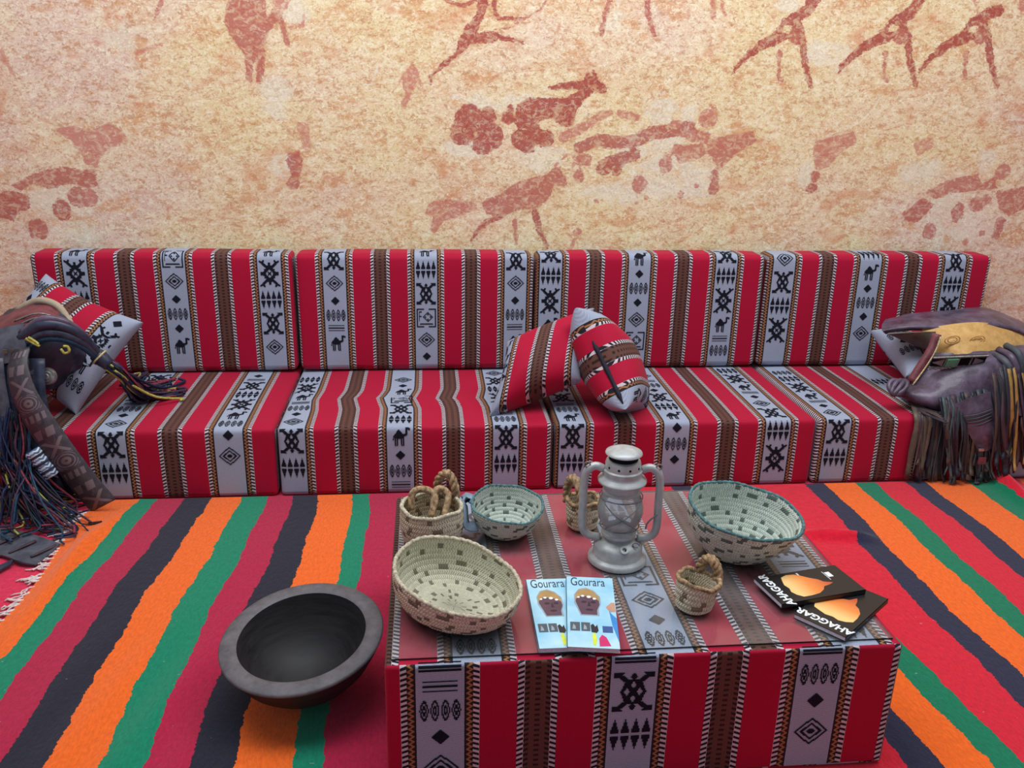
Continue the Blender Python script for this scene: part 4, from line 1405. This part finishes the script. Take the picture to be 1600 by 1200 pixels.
def ahaggar(bl, br, tl, z0, label, tip=0.0):
    root, M, w, h = book('black_book', bl, br, tl, z0, .010, BLK, label, 'black covered books', tip)
    text_mesh('AHAGGAR', .0255, PRT['print_white'], root, M @ Matrix.Translation((w * .50, h * .855, .0002)), 'title_lettering', 0.0, .93, .0009)
    pts = [(.12, .60), (.12, .70), (.22, .75), (.34, .775), (.46, .755), (.60, .77), (.74, .745), (.86, .72), (.92, .64), (.90, .55), (.83, .50), (.70, .43), (.60, .36), (.50, .33), (.42, .24),
           (.37, .30), (.34, .38), (.24, .42), (.15, .50)]
    mb = MB()
    n = len(pts)
    rows = 8
    # graded print: pale near the title, deep orange toward the tip (ink colours of the cover)
    mb.poly([(x * w, y * h) for x, y in pts], 0.0, .00015)
    mb.uv = [[(p[0] / w, p[1] / h) for p in f] for f in mb.uv]
    mb.v = [tuple(M @ Vector(v)) for v in mb.v]
    mb.build('cover_picture', CRAG.mat, root, smooth=False)
    mb = MB()
    mb.poly([(x * w, y * h) for x, y in ((.62, .155), (.80, .155), (.80, .215), (.62, .215))], 0, .00015, M=M)
    mb.build('publisher_mark', PRT['print_white'], root, smooth=False)
    mb = MB()
    mb.poly([(x * w, y * h) for x, y in ((.52, .225), (.84, .225), (.84, .232), (.52, .232))], 0, .00015, M=M)
    mb.build('printed_line', PRT['print_white'], root, smooth=False)
    mb = MB()
    mb.poly([(x * w, y * h) for x, y in ((.84, .50), (.93, .50), (.93, .52), (.84, .52))], 0, .00015, M=M)
    mb.build('printed_line', PRT['print_white'], root, smooth=False)


CRAG.fin(CRAG.ramp(sp.outputs[1], [(0.30, lin(206, 92, 52)), (0.52, lin(246, 146, 72)), (0.70, lin(250, 206, 134))]), 0.4, 0.4)


def corner3(A, B, C):
    """B,A = title edge (reading direction B to A), C = far corner below B"""
    A, B, C = np.array(A), np.array(B), np.array(C)
    ex = (A - B) / np.linalg.norm(A - B)
    dn = (C - B) - ex * ((C - B) @ ex)
    return (B + dn), (A + dn), B


zb = GT + .0106
bl, br, tl = corner3(P2(1241, 959, zb), P2(1322, 996, zb), P2(1374, 930, zb))
ahaggar(bl, br, tl, GT + .0006, 'black book with orange crag cover, the lower one nearer the table front edge')
zb = GT + .022
bl, br, tl = corner3(P2(1178, 903, zb), P2(1222, 944, zb), P2(1352, 920, zb))
ahaggar(bl, br, tl, GT + .0113, 'black book with orange crag cover, lying across its twin beside the large basket')


# ================================================================== LEATHER BAGS
def leather(name, rgb, rough=0.42, var=0.35, light=None, scale=24):
    s = NT(name)
    o = s.obj()
    n1 = s.noise(o, scale, 5, 0.65, 0.4)
    n2 = s.noise(o, scale * 6, 3)
    c = lin(*rgb)
    col = s.ramp(n1, [(0.3, tuple(x * (1 - var) for x in c[:3]) + (1,)), (0.72, lin(*light) if light else tuple(min(1, x * (1 + var)) for x in c[:3]) + (1,))])
    s.bump(s.m('ADD', n1, s.m('MULTIPLY', n2, 0.3)), 0.35, 0.004)
    return s.fin(col, rough, 0.45)


L_NAVY = leather('navy_leather', (32, 40, 66), 0.4, 0.4, (62, 70, 92))
L_PURP = leather('purple_leather', (72, 52, 68), 0.34, 0.45, (108, 94, 118), 16)
L_MAR = leather('maroon_leather', (104, 40, 52), 0.5, 0.35, (134, 70, 80))
L_TAN = leather('tan_leather', (200, 150, 84), 0.6, 0.2, (220, 176, 108), 30)
L_GREY = leather('grey_leather', (70, 74, 88), 0.5, 0.3, (96, 98, 110))
L_BEIGE = leather('beige_hide', (176, 160, 138), 0.7, 0.15)
SILV = simple('silver_plate', (170, 172, 172), 0.3, 0.6, 0.7, 0.25, 120, 0.2)
GREEN = simple('green_stone', (96, 172, 138), 0.35, 0.5, 0, 0.15, 90)
CORD = {k: simple('cord_' + k, v, 0.6, 0.3, 0, 0.3, 150) for k, v in dict(navy=(28, 38, 70), black=(24, 24, 32), teal=(30, 70, 96), rose=(138, 58, 72), plum=(74, 52, 74), yellow=(176, 172, 84), cream=(196, 184, 140)).items()}
STRIPC = [leather('fringe_' + k, v, 0.55, 0.35) for k, v in dict(brown=(78, 62, 62), slate=(66, 74, 82), plum=(72, 54, 66), khaki=(94, 84, 74), ink=(38, 40, 52), teal=(70, 88, 92), tan=(168, 130, 72)).items()]

st = NT('embossed_strap')
_v, _U, _V = st.uv()
rw = st.m('FLOOR', st.m('DIVIDE', _V, 0.050))
fv = st.m('FRACT', st.m('DIVIDE', _V, 0.050))
cu_ = st.m('FLOOR', st.m('MULTIPLY', _U, 3.0))
fu = st.m('FRACT', st.m('ADD', st.m('MULTIPLY', _U, 3.0), st.m('MULTIPLY', fv, 0.35)))
cb_ = st.n('ShaderNodeCombineXYZ')
st.put(cb_.inputs[0], cu_); st.put(cb_.inputs[1], rw)
wn_ = st.n('ShaderNodeTexWhiteNoise', noise_dimensions='2D')
st.t.links.new(cb_.outputs[0], wn_.inputs['Vector'])
ins = lambda f, a, b: st.m('MULTIPLY', st.m('GREATER_THAN', f, a), st.m('LESS_THAN', f, b))
par = st.m('MODULO', rw, 4.0)
isrow = lambda k: st.m('COMPARE', par, float(k), 0.1)
bars = st.m('MULTIPLY', ins(fv, .22, .66), ins(st.m('FRACT', st.m('ADD', st.m('MULTIPLY', _U, 4.0), st.m('MULTIPLY', fv, .5))), .12, .72))
blocks = st.m('MULTIPLY', ins(fv, .2, .75), ins(st.m('FRACT', st.m('ADD', st.m('MULTIPLY', _U, 2.0), st.m('MULTIPLY', fv, .35))), .14, .80))
cx_ = st.m('ABSOLUTE', st.m('SUBTRACT', _U, 0.5))
cv_ = st.m('ABSOLUTE', st.m('SUBTRACT', fv, 0.5))
cross = st.m('LESS_THAN', st.m('ABSOLUTE', st.m('SUBTRACT', cx_, st.m('MULTIPLY', cv_, .75))), .09)
ringd = st.m('ADD', st.m('MULTIPLY', cx_, cx_), st.m('MULTIPLY', st.m('MULTIPLY', cv_, cv_), .7))
ring_ = st.m('GREATER_THAN', st.m('SINE', st.m('MULTIPLY', ringd, 75.0)), 0.3)
mk_ = st.m('ADD', st.m('ADD', st.m('MULTIPLY', isrow(0), bars), st.m('MULTIPLY', isrow(1), blocks)), st.m('ADD', st.m('MULTIPLY', isrow(2), cross), st.m('MULTIPLY', isrow(3), ring_)))
mk_ = st.m('MULTIPLY', st.m('MULTIPLY', mk_, ins(_U, .08, .92)), 0.75)
n_ = st.noise(st.obj(), 40, 4)
arcs = st.m('GREATER_THAN', st.m('SINE', st.m('MULTIPLY', st.m('ADD', st.m('POWER', st.m('SUBTRACT', _U, 0.5), 2.0), st.m('MULTIPLY', _V, 1.1)), 150.0)), 0.75)
c_ = st.mix(mk_, st.ramp(n_, [(0.3, lin(52, 48, 56)), (0.7, lin(76, 70, 76))]), lin(126, 112, 116))
c_ = st.mix(st.m('MULTIPLY', st.m('MULTIPLY', arcs, st.m('LESS_THAN', mk_, 0.5)), 0.16), c_, lin(120, 108, 112))
st.bump(mk_, 0.4, 0.003)
STRAP = st.fin(c_, 0.5, 0.4)

bd = NT('beaded_band')
_v, _U, _V = bd.uv()
zig = bd.m('PINGPONG', bd.m('MULTIPLY', _U, 8.0), 0.5)
ln = bd.m('FRACT', bd.m('ADD', bd.m('MULTIPLY', _V, 90.0), zig))
bc = bd.mix(bd.m('GREATER_THAN', ln, 0.55), lin(66, 92, 128), lin(196, 206, 214))
bc = bd.mix(bd.m('GREATER_THAN', bd.m('FRACT', bd.m('MULTIPLY', _V, 38.0)), 0.7), bc, lin(34, 42, 60))
BEAD = bd.fin(bc, 0.4, 0.5)

A3 = lambda px, py, Y: at_y(px, py, Y)


def rows3(rows):
    return [[A3(*q) for q in r] for r in rows]


def part_patch(name, rows, mat, root, nu=18, nv=12, th=.005, wob=0.0):
    mb = MB()
    patch(mb, rows3(rows), nu, nv, th, 0, wob)
    return mb.build(name, mat, root)


def left_bag():
    r = random.Random(21)
    root = empty('leather_saddle_bag', (-0.80, 0.10, 0.245), 'navy and maroon leather bag with straps and coloured cords at the left sofa end', 'bag')
    # pouch leaning on the pillow
    part_patch('pouch', [[(-34, 540, .40), (-12, 508, .36), (10, 490, .31), (58, 476, .27), (96, 488, .25), (112, 512, .27)],
                         [(-44, 580, .36), (-26, 545, .24), (10, 520, .14), (60, 502, .11), (106, 514, .13), (130, 538, .18)],
                         [(-44, 615, .33), (-30, 585, .18), (10, 560, .06), (60, 548, .05), (104, 556, .10), (128, 566, .17)],
                         [(-34, 640, .32), (-22, 638, .19), (10, 622, .08), (52, 612, .08), (80, 606, .13), (98, 600, .20)]], L_NAVY, root, 26, 20, .008, .006)
    fl = part_patch('flap', [[(-10, 500, .33), (30, 480, .32), (62, 472, .29), (88, 479, .27), (106, 500, .26)],
                             [(-20, 522, .19), (24, 497, .16), (62, 488, .14), (92, 496, .16), (110, 514, .19)],
                             [(-24, 540, .12), (20, 516, .09), (60, 505, .08), (92, 508, .11), (112, 522, .15)]], L_MAR, root, 20, 12, .006, .002)
    mb = MB()
    mb.tube(catmull([A3(28, 484, .29), A3(60, 470, .26), A3(88, 477, .24), A3(104, 496, .23), A3(112, 512, .22)], 24), .012, 10)
    mb.build('hide_binding', L_BEIGE, root)
    for k in range(3):                                        # silver stamped rows on the flap
        mb = MB()
        y0 = 497 + 7 * k
        mb.ribbon(catmull([A3(22 + 4 * k, y0 + 5, .125 - .02 * k), A3(58, y0 - 7, .105 - .02 * k), A3(90 - 2 * k, y0 - 1, .125 - .02 * k)], 14), (0, -.4, 1), .005, .003)
        mb.build('silver_stamp', SILV, fl)
    # plain square flap hanging at the side
    sf = part_patch('side_flap', [[(-30, 520, .08), (8, 512, .06), (36, 506, .05)], [(-30, 548, .03), (8, 540, .02), (40, 535, .015)], [(-30, 575, .02), (8, 568, .01), (42, 560, .005)]], L_GREY, root, 10, 10, .006)
    for k in range(3):
        mb = MB()
        c = Vector(A3(8 + 12 * k, 549 - k, .006))
        mb.box((0, 0, 0), (.006, .002, .0055), M=Matrix.Translation(c))
        mb.build('stamped_square', STRIPC[3], sf, smooth=False)
    # rolled strap bundle arching over to the tassel
    for k, (dy, rd, m) in enumerate(((0, .020, L_NAVY), (13, .017, L_NAVY), (-9, .012, L_PURP), (22, .013, CORD['teal']))):
        mb = MB()
        mb.tube(catmull([A3(34, 530 + dy, .04), A3(66, 508 + dy, .02), A3(100, 510 + dy * .9, .03), A3(128, 526 + dy * .7, .06), A3(146, 545 + dy * .5, .10), A3(153, 556 + dy * .3, .12)], 26),
                [rd * (1 - .35 * i / 25) for i in range(26)], 10)
        mb.build('strap_roll', m, root)
    mb = MB()
    cc = np.array(A3(153, 556, .12))
    dr = np.array(A3(176, 575, .12)) - cc
    dr /= np.linalg.norm(dr)
    mb.tube([cc - dr * .012, cc - dr * .004, cc + dr * .012, cc + dr * .030, cc + dr * .045], [.021, .024, .025, .022, .020], 14)
    mb.build('tassel_head', L_NAVY, root)
    mb = MB()
    mb.tube([tuple(cc + dr * .006 + .0262 * (np.cross(dr, (0, 1, 0)) * math.cos(a) + np.cross(dr, np.cross(dr, (0, 1, 0))) * math.sin(a))) for a in np.linspace(0, 6.283, 26)[:-1]], .0032, 6, closed=True)
    mb.build('tassel_ring', CORD['cream'], root)
    names = ['navy'] * 6 + ['black'] * 4 + ['plum'] * 3 + ['rose'] * 2 + ['yellow'] * 2 + ['cream', 'teal']
    zs = .246
    for k in range(52):                                       # tassel cords spilling on the seat
        ex, ey = 210 + 78 * r.random() ** .7, 0
        end = at_z(ex, 580 + (ex - 180) * .22 + r.uniform(-10, 24), zs + .006)
        st_ = cc + dr * .040 + np.array([r.uniform(-.012, .012), r.uniform(-.012, .012), r.uniform(-.012, .012)])
        m1 = st_ + dr * .03 + np.array([.012, 0, -.006])
        m2 = st_ * .45 + end * .55
        m2[2] = zs + .012 + r.uniform(0, .03)
        m2[0] += r.uniform(-.02, .02)
        m3 = end + np.array([r.uniform(-.03, .01), r.uniform(-.03, .03), r.uniform(0, .012)])
        pts = [st_, m1, m2, end, m3]
        if r.random() < .5:
            pts.append(m3 + np.array([-r.uniform(.02, .07), r.uniform(-.03, .02), 0]))
        pts = catmull(pts, 20)
        for q in pts:
            q[2] = max(q[2], zs + .004)
        mb = MB()
        mb.tube(pts, r.uniform(.0028, .0052), 6)
        mb.build('tassel_cord', CORD[r.choice(names)], root)
    # broad embossed strap falling over the seat front to the rug
    ctr = [A3(34, 545, .0), A3(28, 575, -.045), A3(38, 615, -.07), A3(58, 652, -.082), A3(82, 688, -.09), A3(108, 724, -.095), A3(136, 760, -.095), A3(162, 790, -.092)]
    pts = catmull(ctr, 46)
    sides = [np.array([.80, -.12, .32 + .20 * i / 45]) for i in range(46)]
    mb = MB()
    mb.ribbon(pts, sides, [.060 + .034 * min(1, i / 22) for i in range(46)], .006)
    mb.build('embossed_strap', STRAP, root)
    ctr = [A3(-8, 560, .01), A3(-4, 600, -.01), A3(4, 650, -.03), A3(0, 700, -.05), A3(-12, 745, -.06)]
    mb = MB()
    mb.ribbon(catmull(ctr, 24), (1, -.1, 0), .05, .006)
    mb.build('side_strap', L_GREY, root)
    # dark blue draped leather tails behind the cords
    for k, (x0, x1, m) in enumerate(((18, 30, L_NAVY), (40, 66, L_NAVY), (-6, 14, CORD['teal']), (58, 96, L_NAVY), (30, 120, CORD['navy']))):
        ctr = [A3(x0, 560, .02), A3(x0 + 2, 620, -.012), A3(.5 * (x0 + x1), 690, -.022), A3(x1, 770, -.030)]
        mb = MB()
        mb.ribbon(catmull(ctr, 16), (.9, .1, .3), .045, .005)
        mb.build('leather_tail', m, root)
    # beaded sleeve
    mb = MB()
    a, b = np.array(A3(52, 702, -.075)), np.array(A3(84, 742, -.080))
    ps = [a + (b - a) * i / 10 for i in range(11)]
    mb.tube(ps, [.030 if i % 3 else .027 for i in range(11)], 14, vscale=1.0)
    mb.build('beaded_sleeve', BEAD, root)
    for q in (((40, 529), (52, 536), (62, 541)), ((44, 527), (54, 533), (60, 538)), ((95, 545), (101, 552), (108, 549), (106, 542), (99, 541))):
        mb = MB()
        mb.tube(catmull([A3(x, y, -.012 if x < 80 else .015) for x, y in q], 14), .0042, 7)
        mb.build('yellow_tie', CORD['yellow'], root)
    # round silver boss
    mb = MB()
    q = Vector(A3(74, 588, .035))
    Mx = Matrix.Translation(q) @ Matrix.Rotation(math.radians(78), 4, 'X')
    mb.lathe([(0, .016), (.008, .0155), (.010, .012), (.016, .012), (.018, .008), (.024, .007), (.027, 0), (.027, -.006), (0, -.006)], 26, M=Mx)
    mb.build('silver_boss', SILV, root, auto=40)
    # cords falling and tangling on the floor
    for k in range(96):
        x0 = r.uniform(-14, 44)
        y0 = r.uniform(632, 720)
        Yf = r.uniform(-.20, -.05)
        xe = r.uniform(-5, 134)
        p0 = A3(x0, y0, -.03 - r.uniform(0, .02))
        p1 = A3(x0 + r.uniform(-10, 14), y0 + 55, -.06 - r.uniform(0, .03))
        gr = np.array(A3(xe, 0, Yf))
        base = at_z(xe, 770 + (-.05 - Yf) * 430, .012)
        p2 = np.array([.5 * (p1[0] + base[0]), .5 * (p1[1] + base[1]) - r.uniform(0, .03), .09 + r.uniform(-.03, .03)])
        p3 = np.array([base[0], base[1], .012 + r.uniform(0, .02)])
        an = r.uniform(-2.6, .4)
        p4 = p3 + np.array([math.cos(an) * .06, math.sin(an) * .05, r.uniform(-.008, .012)])
        pts = [p0, p1, p2, p3, p4]
        if r.random() < .5:
            pts.append(p4 + np.array([r.uniform(-.06, .05), r.uniform(-.05, .0), 0]))
        pts = catmull(pts, 24)
        for q in pts:
            q[2] = max(q[2], .0125)
            q[1] = min(q[1], -.022)
        mb = MB()
        mb.tube(pts, r.uniform(.0018, .0042), 6)
        mb.build('cord', CORD[r.choice(['navy', 'navy', 'navy', 'navy', 'black', 'black', 'black', 'plum', 'plum', 'rose', 'teal', 'teal', 'yellow'])], root)
    # stamped leather panel lying on the carpet
    z = .012
    g = [[(-40, 836), (0, 826), (45, 834), (94, 850)], [(-40, 868), (0, 850), (40, 856), (78, 866)], [(-40, 890), (-4, 868), (30, 878), (56, 884)]]
    mb = MB()
    patch(mb, [[at_z(x, y, z + .006 * math.sin(x * .08)) for x, y in r_] for r_ in g], 16, 10, .005)
    pn = mb.build('stamped_panel', L_GREY, root)
    for k in range(3):
        mb = MB()
        mb.ribbon(catmull([at_z(-20 + 34 * k, 858 + 6 * k, z + .006), at_z(6 + 34 * k, 846 + 6 * k, z + .008), at_z(24 + 32 * k, 838 + 7 * k, z + .006)], 8), (.4, 1, 0), .008, .003)
        mb.build('stamped_line', STRIPC[2], pn)
    mb = MB()
    patch(mb, [[at_z(-50, 905, .012), at_z(-10, 888, .014), at_z(22, 874, .012)], [at_z(-50, 925, .012), at_z(-8, 896, .013), at_z(18, 882, .012)]], 8, 6, .005)
    mb.build('leather_tail', L_NAVY, root)


left_bag()


def right_bag():
    r = random.Random(5)
    root = empty('leather_shoulder_bag', (2.42, 0.10, 0.245), 'purple leather bag with tan mouth, silver plate and long fringe at the right sofa end', 'bag')
    part_patch('flap', [[(1384, 500, .36), (1430, 490, .38), (1485, 486, .39), (1532, 481, .39), (1570, 492, .38), (1610, 512, .37), (1644, 548, .40)],
                        [(1378, 509, .29), (1425, 500, .28), (1482, 497, .27), (1530, 492, .26), (1572, 500, .26), (1612, 519, .27), (1646, 562, .36)],
                        [(1379, 517, .25), (1420, 511, .22), (1480, 511, .20), (1528, 506, .19), (1572, 511, .19), (1612, 528, .22), (1648, 574, .33)],
                        [(1384, 521, .26), (1424, 515, .24), (1482, 516, .22), (1530, 511, .21), (1572, 516, .21), (1612, 533, .24), (1646, 578, .34)]], L_PURP, root, 30, 14, .006, .001)
    tan = part_patch('tan_mouth', [[(1440, 516, .22), (1480, 508, .20), (1530, 504, .19), (1575, 512, .20), (1610, 530, .22)],
                                   [(1450, 534, .19), (1488, 530, .15), (1530, 530, .14), (1570, 534, .15), (1600, 540, .18)],
                                   [(1462, 556, .17), (1495, 555, .11), (1530, 556, .10), (1565, 556, .11), (1590, 556, .15)]], L_TAN, root, 20, 12, .005)
    for x in (1488, 1527):
        for rr in (.018, .011):
            mb = MB()
            mb.tube([tuple(np.array(A3(x, 531, .133)) + np.array([rr * 1.5 * math.cos(a), 0, rr * .8 * math.sin(a) + .15 * rr * math.cos(a)])) for a in np.linspace(0, 6.283, 26)[:-1]], .0022, 6, closed=True)
            mb.build('stamped_ring', L_TAN, tan)
    part_patch('gusset', [[(1388, 521, .22), (1425, 519, .20), (1462, 518, .18)], [(1408, 530, .24), (1436, 534, .21), (1462, 536, .17)], [(1432, 540, .26), (1448, 546, .22), (1462, 552, .17)]], L_BEIGE and STRIPC[3], root, 12, 10, .005)
    mb = MB()
    mb.ribbon(catmull([A3(1464, 522, .14), A3(1456, 545, .125), A3(1440, 570, .115), A3(1424, 596, .105)], 18), (1, -.4, .3), .030, .006)
    mb.build('maroon_edge', L_MAR, root)
    mb = MB()
    mb.tube(catmull([A3(1470, 526, .125), A3(1462, 548, .115), A3(1446, 574, .105), A3(1426, 602, .095)], 18), .003, 6)
    mb.build('edge_cord', CORD['cream'], root)
    body = part_patch('body', [[(1456, 552, .15), (1500, 552, .115), (1556, 548, .11), (1610, 540, .17), (1642, 556, .32)],
                               [(1440, 576, .13), (1490, 572, .075), (1556, 562, .06), (1612, 550, .10), (1648, 574, .27)],
                               [(1424, 600, .11), (1480, 600, .035), (1552, 590, .02), (1612, 575, .05), (1650, 596, .22)],
                               [(1404, 612, .09), (1460, 630, .01), (1535, 632, -.012), (1606, 610, .0), (1650, 618, .18)],
                               [(1412, 622, .12), (1462, 646, .05), (1535, 655, .005), (1606, 640, .01), (1648, 638, .18)]], L_PURP, root, 30, 22, .008, .0025)
    # silver plate with the green stone
    c0 = Vector(A3(1497, 563, .060))
    ex = Vector(np.array(A3(1538, 560, .072)) - np.array(A3(1456, 563, .088))).normalized()
    ez = Vector((0, -.45, .9)); ez = (ez - ex * ez.dot(ex)).normalized()
    en = ez.cross(ex)
    en = en if en.y < 0 else -en
    Mx = Matrix(((ex.x, ez.x, en.x, c0.x), (ex.y, ez.y, en.y, c0.y), (ex.z, ez.z, en.z, c0.z), (0, 0, 0, 1)))
    mb = MB(); mb.box((0, 0, .002), (.092, .024, .003), M=Mx)
    pl = mb.build('backing_plate', SOOT, root, smooth=False)
    for y in (-.022, .022):
        mb = MB(); mb.box((0, y, .006), (.094, .0026, .003), M=Mx); mb.build('silver_bar', SILV, pl, smooth=False)
    for x in (-.048, -.002, .040):
        mb = MB(); mb.box((x, 0, .006), (.0022, .021, .003), M=Mx); mb.build('silver_bar', SILV, pl, smooth=False)
    mb = MB(); mb.box((-.025, 0, .008), (.019, .016, .005), M=Mx); mb.build('green_stone', GREEN, pl, smooth=False)
    for sg, xs_ in ((-1, -.072), (1, .068)):
        mb = MB()
        mb.poly([(xs_ - .018, -.016), (xs_ + .018, 0), (xs_ - .018, .016)] if sg > 0 else [(xs_ + .018, -.016), (xs_ + .018, .016), (xs_ - .018, 0)], .005, .004, M=Mx)
        mb.build('silver_triangle', SILV, pl, smooth=False)
    mb = MB()
    mb.tube([tuple(Mx @ Vector((x, -.033 + .002 * math.sin(x * 300), .004))) for x in np.linspace(-.094, .094, 50)], .0028, 6)
    mb.build('twisted_wire', SILV, pl)
    # knot at the left corner
    for k in range(4):
        mb = MB()
        c = np.array(A3(1400, 607, .07))
        mb.tube([tuple(c + np.array([.026 * math.cos(a) + .004 * k, .018 * math.sin(a + k), .020 * math.sin(a + .7 * k) + .004])) for a in np.linspace(0, 6.283, 22)[:-1]], .0085, 8, closed=True)
        mb.build('knot_loop', L_PURP, root)
    # tongue hanging in front
    tg = part_patch('tongue', [[(1490, 632, -.02), (1515, 622, -.03), (1545, 612, -.03)], [(1500, 655, -.035), (1524, 650, -.048), (1552, 642, -.045)],
                               [(1515, 680, -.045), (1534, 680, -.055), (1556, 674, -.05)], [(1527, 702, -.045), (1540, 704, -.05), (1553, 698, -.045)]], L_PURP, root, 12, 16, .006)
    for k in range(4):
        mb = MB()
        mb.ribbon(catmull([A3(1505 + 3 * k, 652 - 1 + 5 * k, -.046), A3(1526 + 2 * k, 648 + 5 * k, -.056), A3(1550, 640 + 5 * k, -.053)], 8), (0, 0, 1), .004, .003)
        mb.build('stitched_line', STRIPC[1], tg)
    mb = MB(); mb.box(tuple(A3(1533, 703, -.058)), (.009, .003, .004)); mb.build('silver_tip', SILV, root, smooth=False)
    mb = MB(); mb.box(tuple(A3(1534, 720, -.058)), (.013, .003, .012)); mb.build('leather_tab', L_MAR, root, smooth=False)
    # fringe over the seat front
    for k in range(96):
        t = k / 95
        lay = r.random() * (1.0 if t > .58 else .59)
        px = 1432 + 196 * t + r.uniform(-6, 6)
        ytop = 628 - 26 * t + r.uniform(-6, 8) if lay < .6 else 600 - 24 * t + r.uniform(-14, 10)
        yb = 752 - 34 * max(0, (t - .55) / .45) + r.uniform(-26, 10)
        Y0 = -.012 - .03 * lay
        dx = r.uniform(-9, 9)
        if t < .22:
            p = [at_z(px - 6, 622, .258), at_z(px, 645, .256), A3(px + 2, 664, -.014 - .012 * lay), A3(px - 4 + dx * .5, 710, -.016 - .02 * lay), A3(px - 8 + dx, yb, -.018 - .03 * lay)]
        else:
            p = [A3(px - 4, ytop, .0 - .01 * lay), A3(px, ytop + 24, -.022 - .02 * lay), A3(px + dx * .3 + r.uniform(-4, 4), (ytop + yb) / 2, Y0 - .014 - r.uniform(0, .02)), A3(px + dx + r.uniform(-3, 3), yb - 22, Y0 - .014), A3(px + dx + r.uniform(-8, 8), yb, Y0 - .016 - r.uniform(0, .02))]
        pts = catmull(p, 12)
        for q in pts:
            q[2] = max(q[2], .014)
        mb = MB()
        w0 = r.uniform(.008, .019)
        tw = r.uniform(-1.2, 1.2)
        mb.ribbon(pts, [(1, tw * (i / 11) + r.uniform(-.2, .2), .05) for i in range(12)], [w0 * r.uniform(.75, 1.1) for i in range(12)], .0035)
        m = STRIPC[6] if (k in (74, 75, 83)) else (STRIPC[3] if t < .12 and r.random() < .8 else r.choice(STRIPC[:6]))
        mb.build('fringe_strip', m, root)
    for k in range(9):                                        # strips lying on the seat in front of the knot
        y = 612 + 3.4 * k
        mb = MB()
        mb.ribbon(catmull([at_z(1400 + 4 * k, y, .256), at_z(1430 + 3 * k, y + 10 + r.uniform(-3, 3), .262), at_z(1456 + 3 * k, y + 22, .258)], 8), (.2, 1, 0), .012, .003)
        mb.build('fringe_strip', r.choice([STRIPC[0], STRIPC[3], STRIPC[4], STRIPC[2]]), root)
    for k in range(3):                                        # thick folded band and its own strips at the far side
        mb = MB()
        mb.tube(catmull([A3(1548 + 12 * k, 552 - 6 * k, .10), A3(1572 + 10 * k, 566 - 6 * k, .03), A3(1584 + 8 * k, 600, .0), A3(1584 + 8 * k, 650, -.045)], 20), .012, 8)
        mb.build('strap_roll', [L_GREY, L_PURP, STRIPC[1]][k], root)


right_bag()
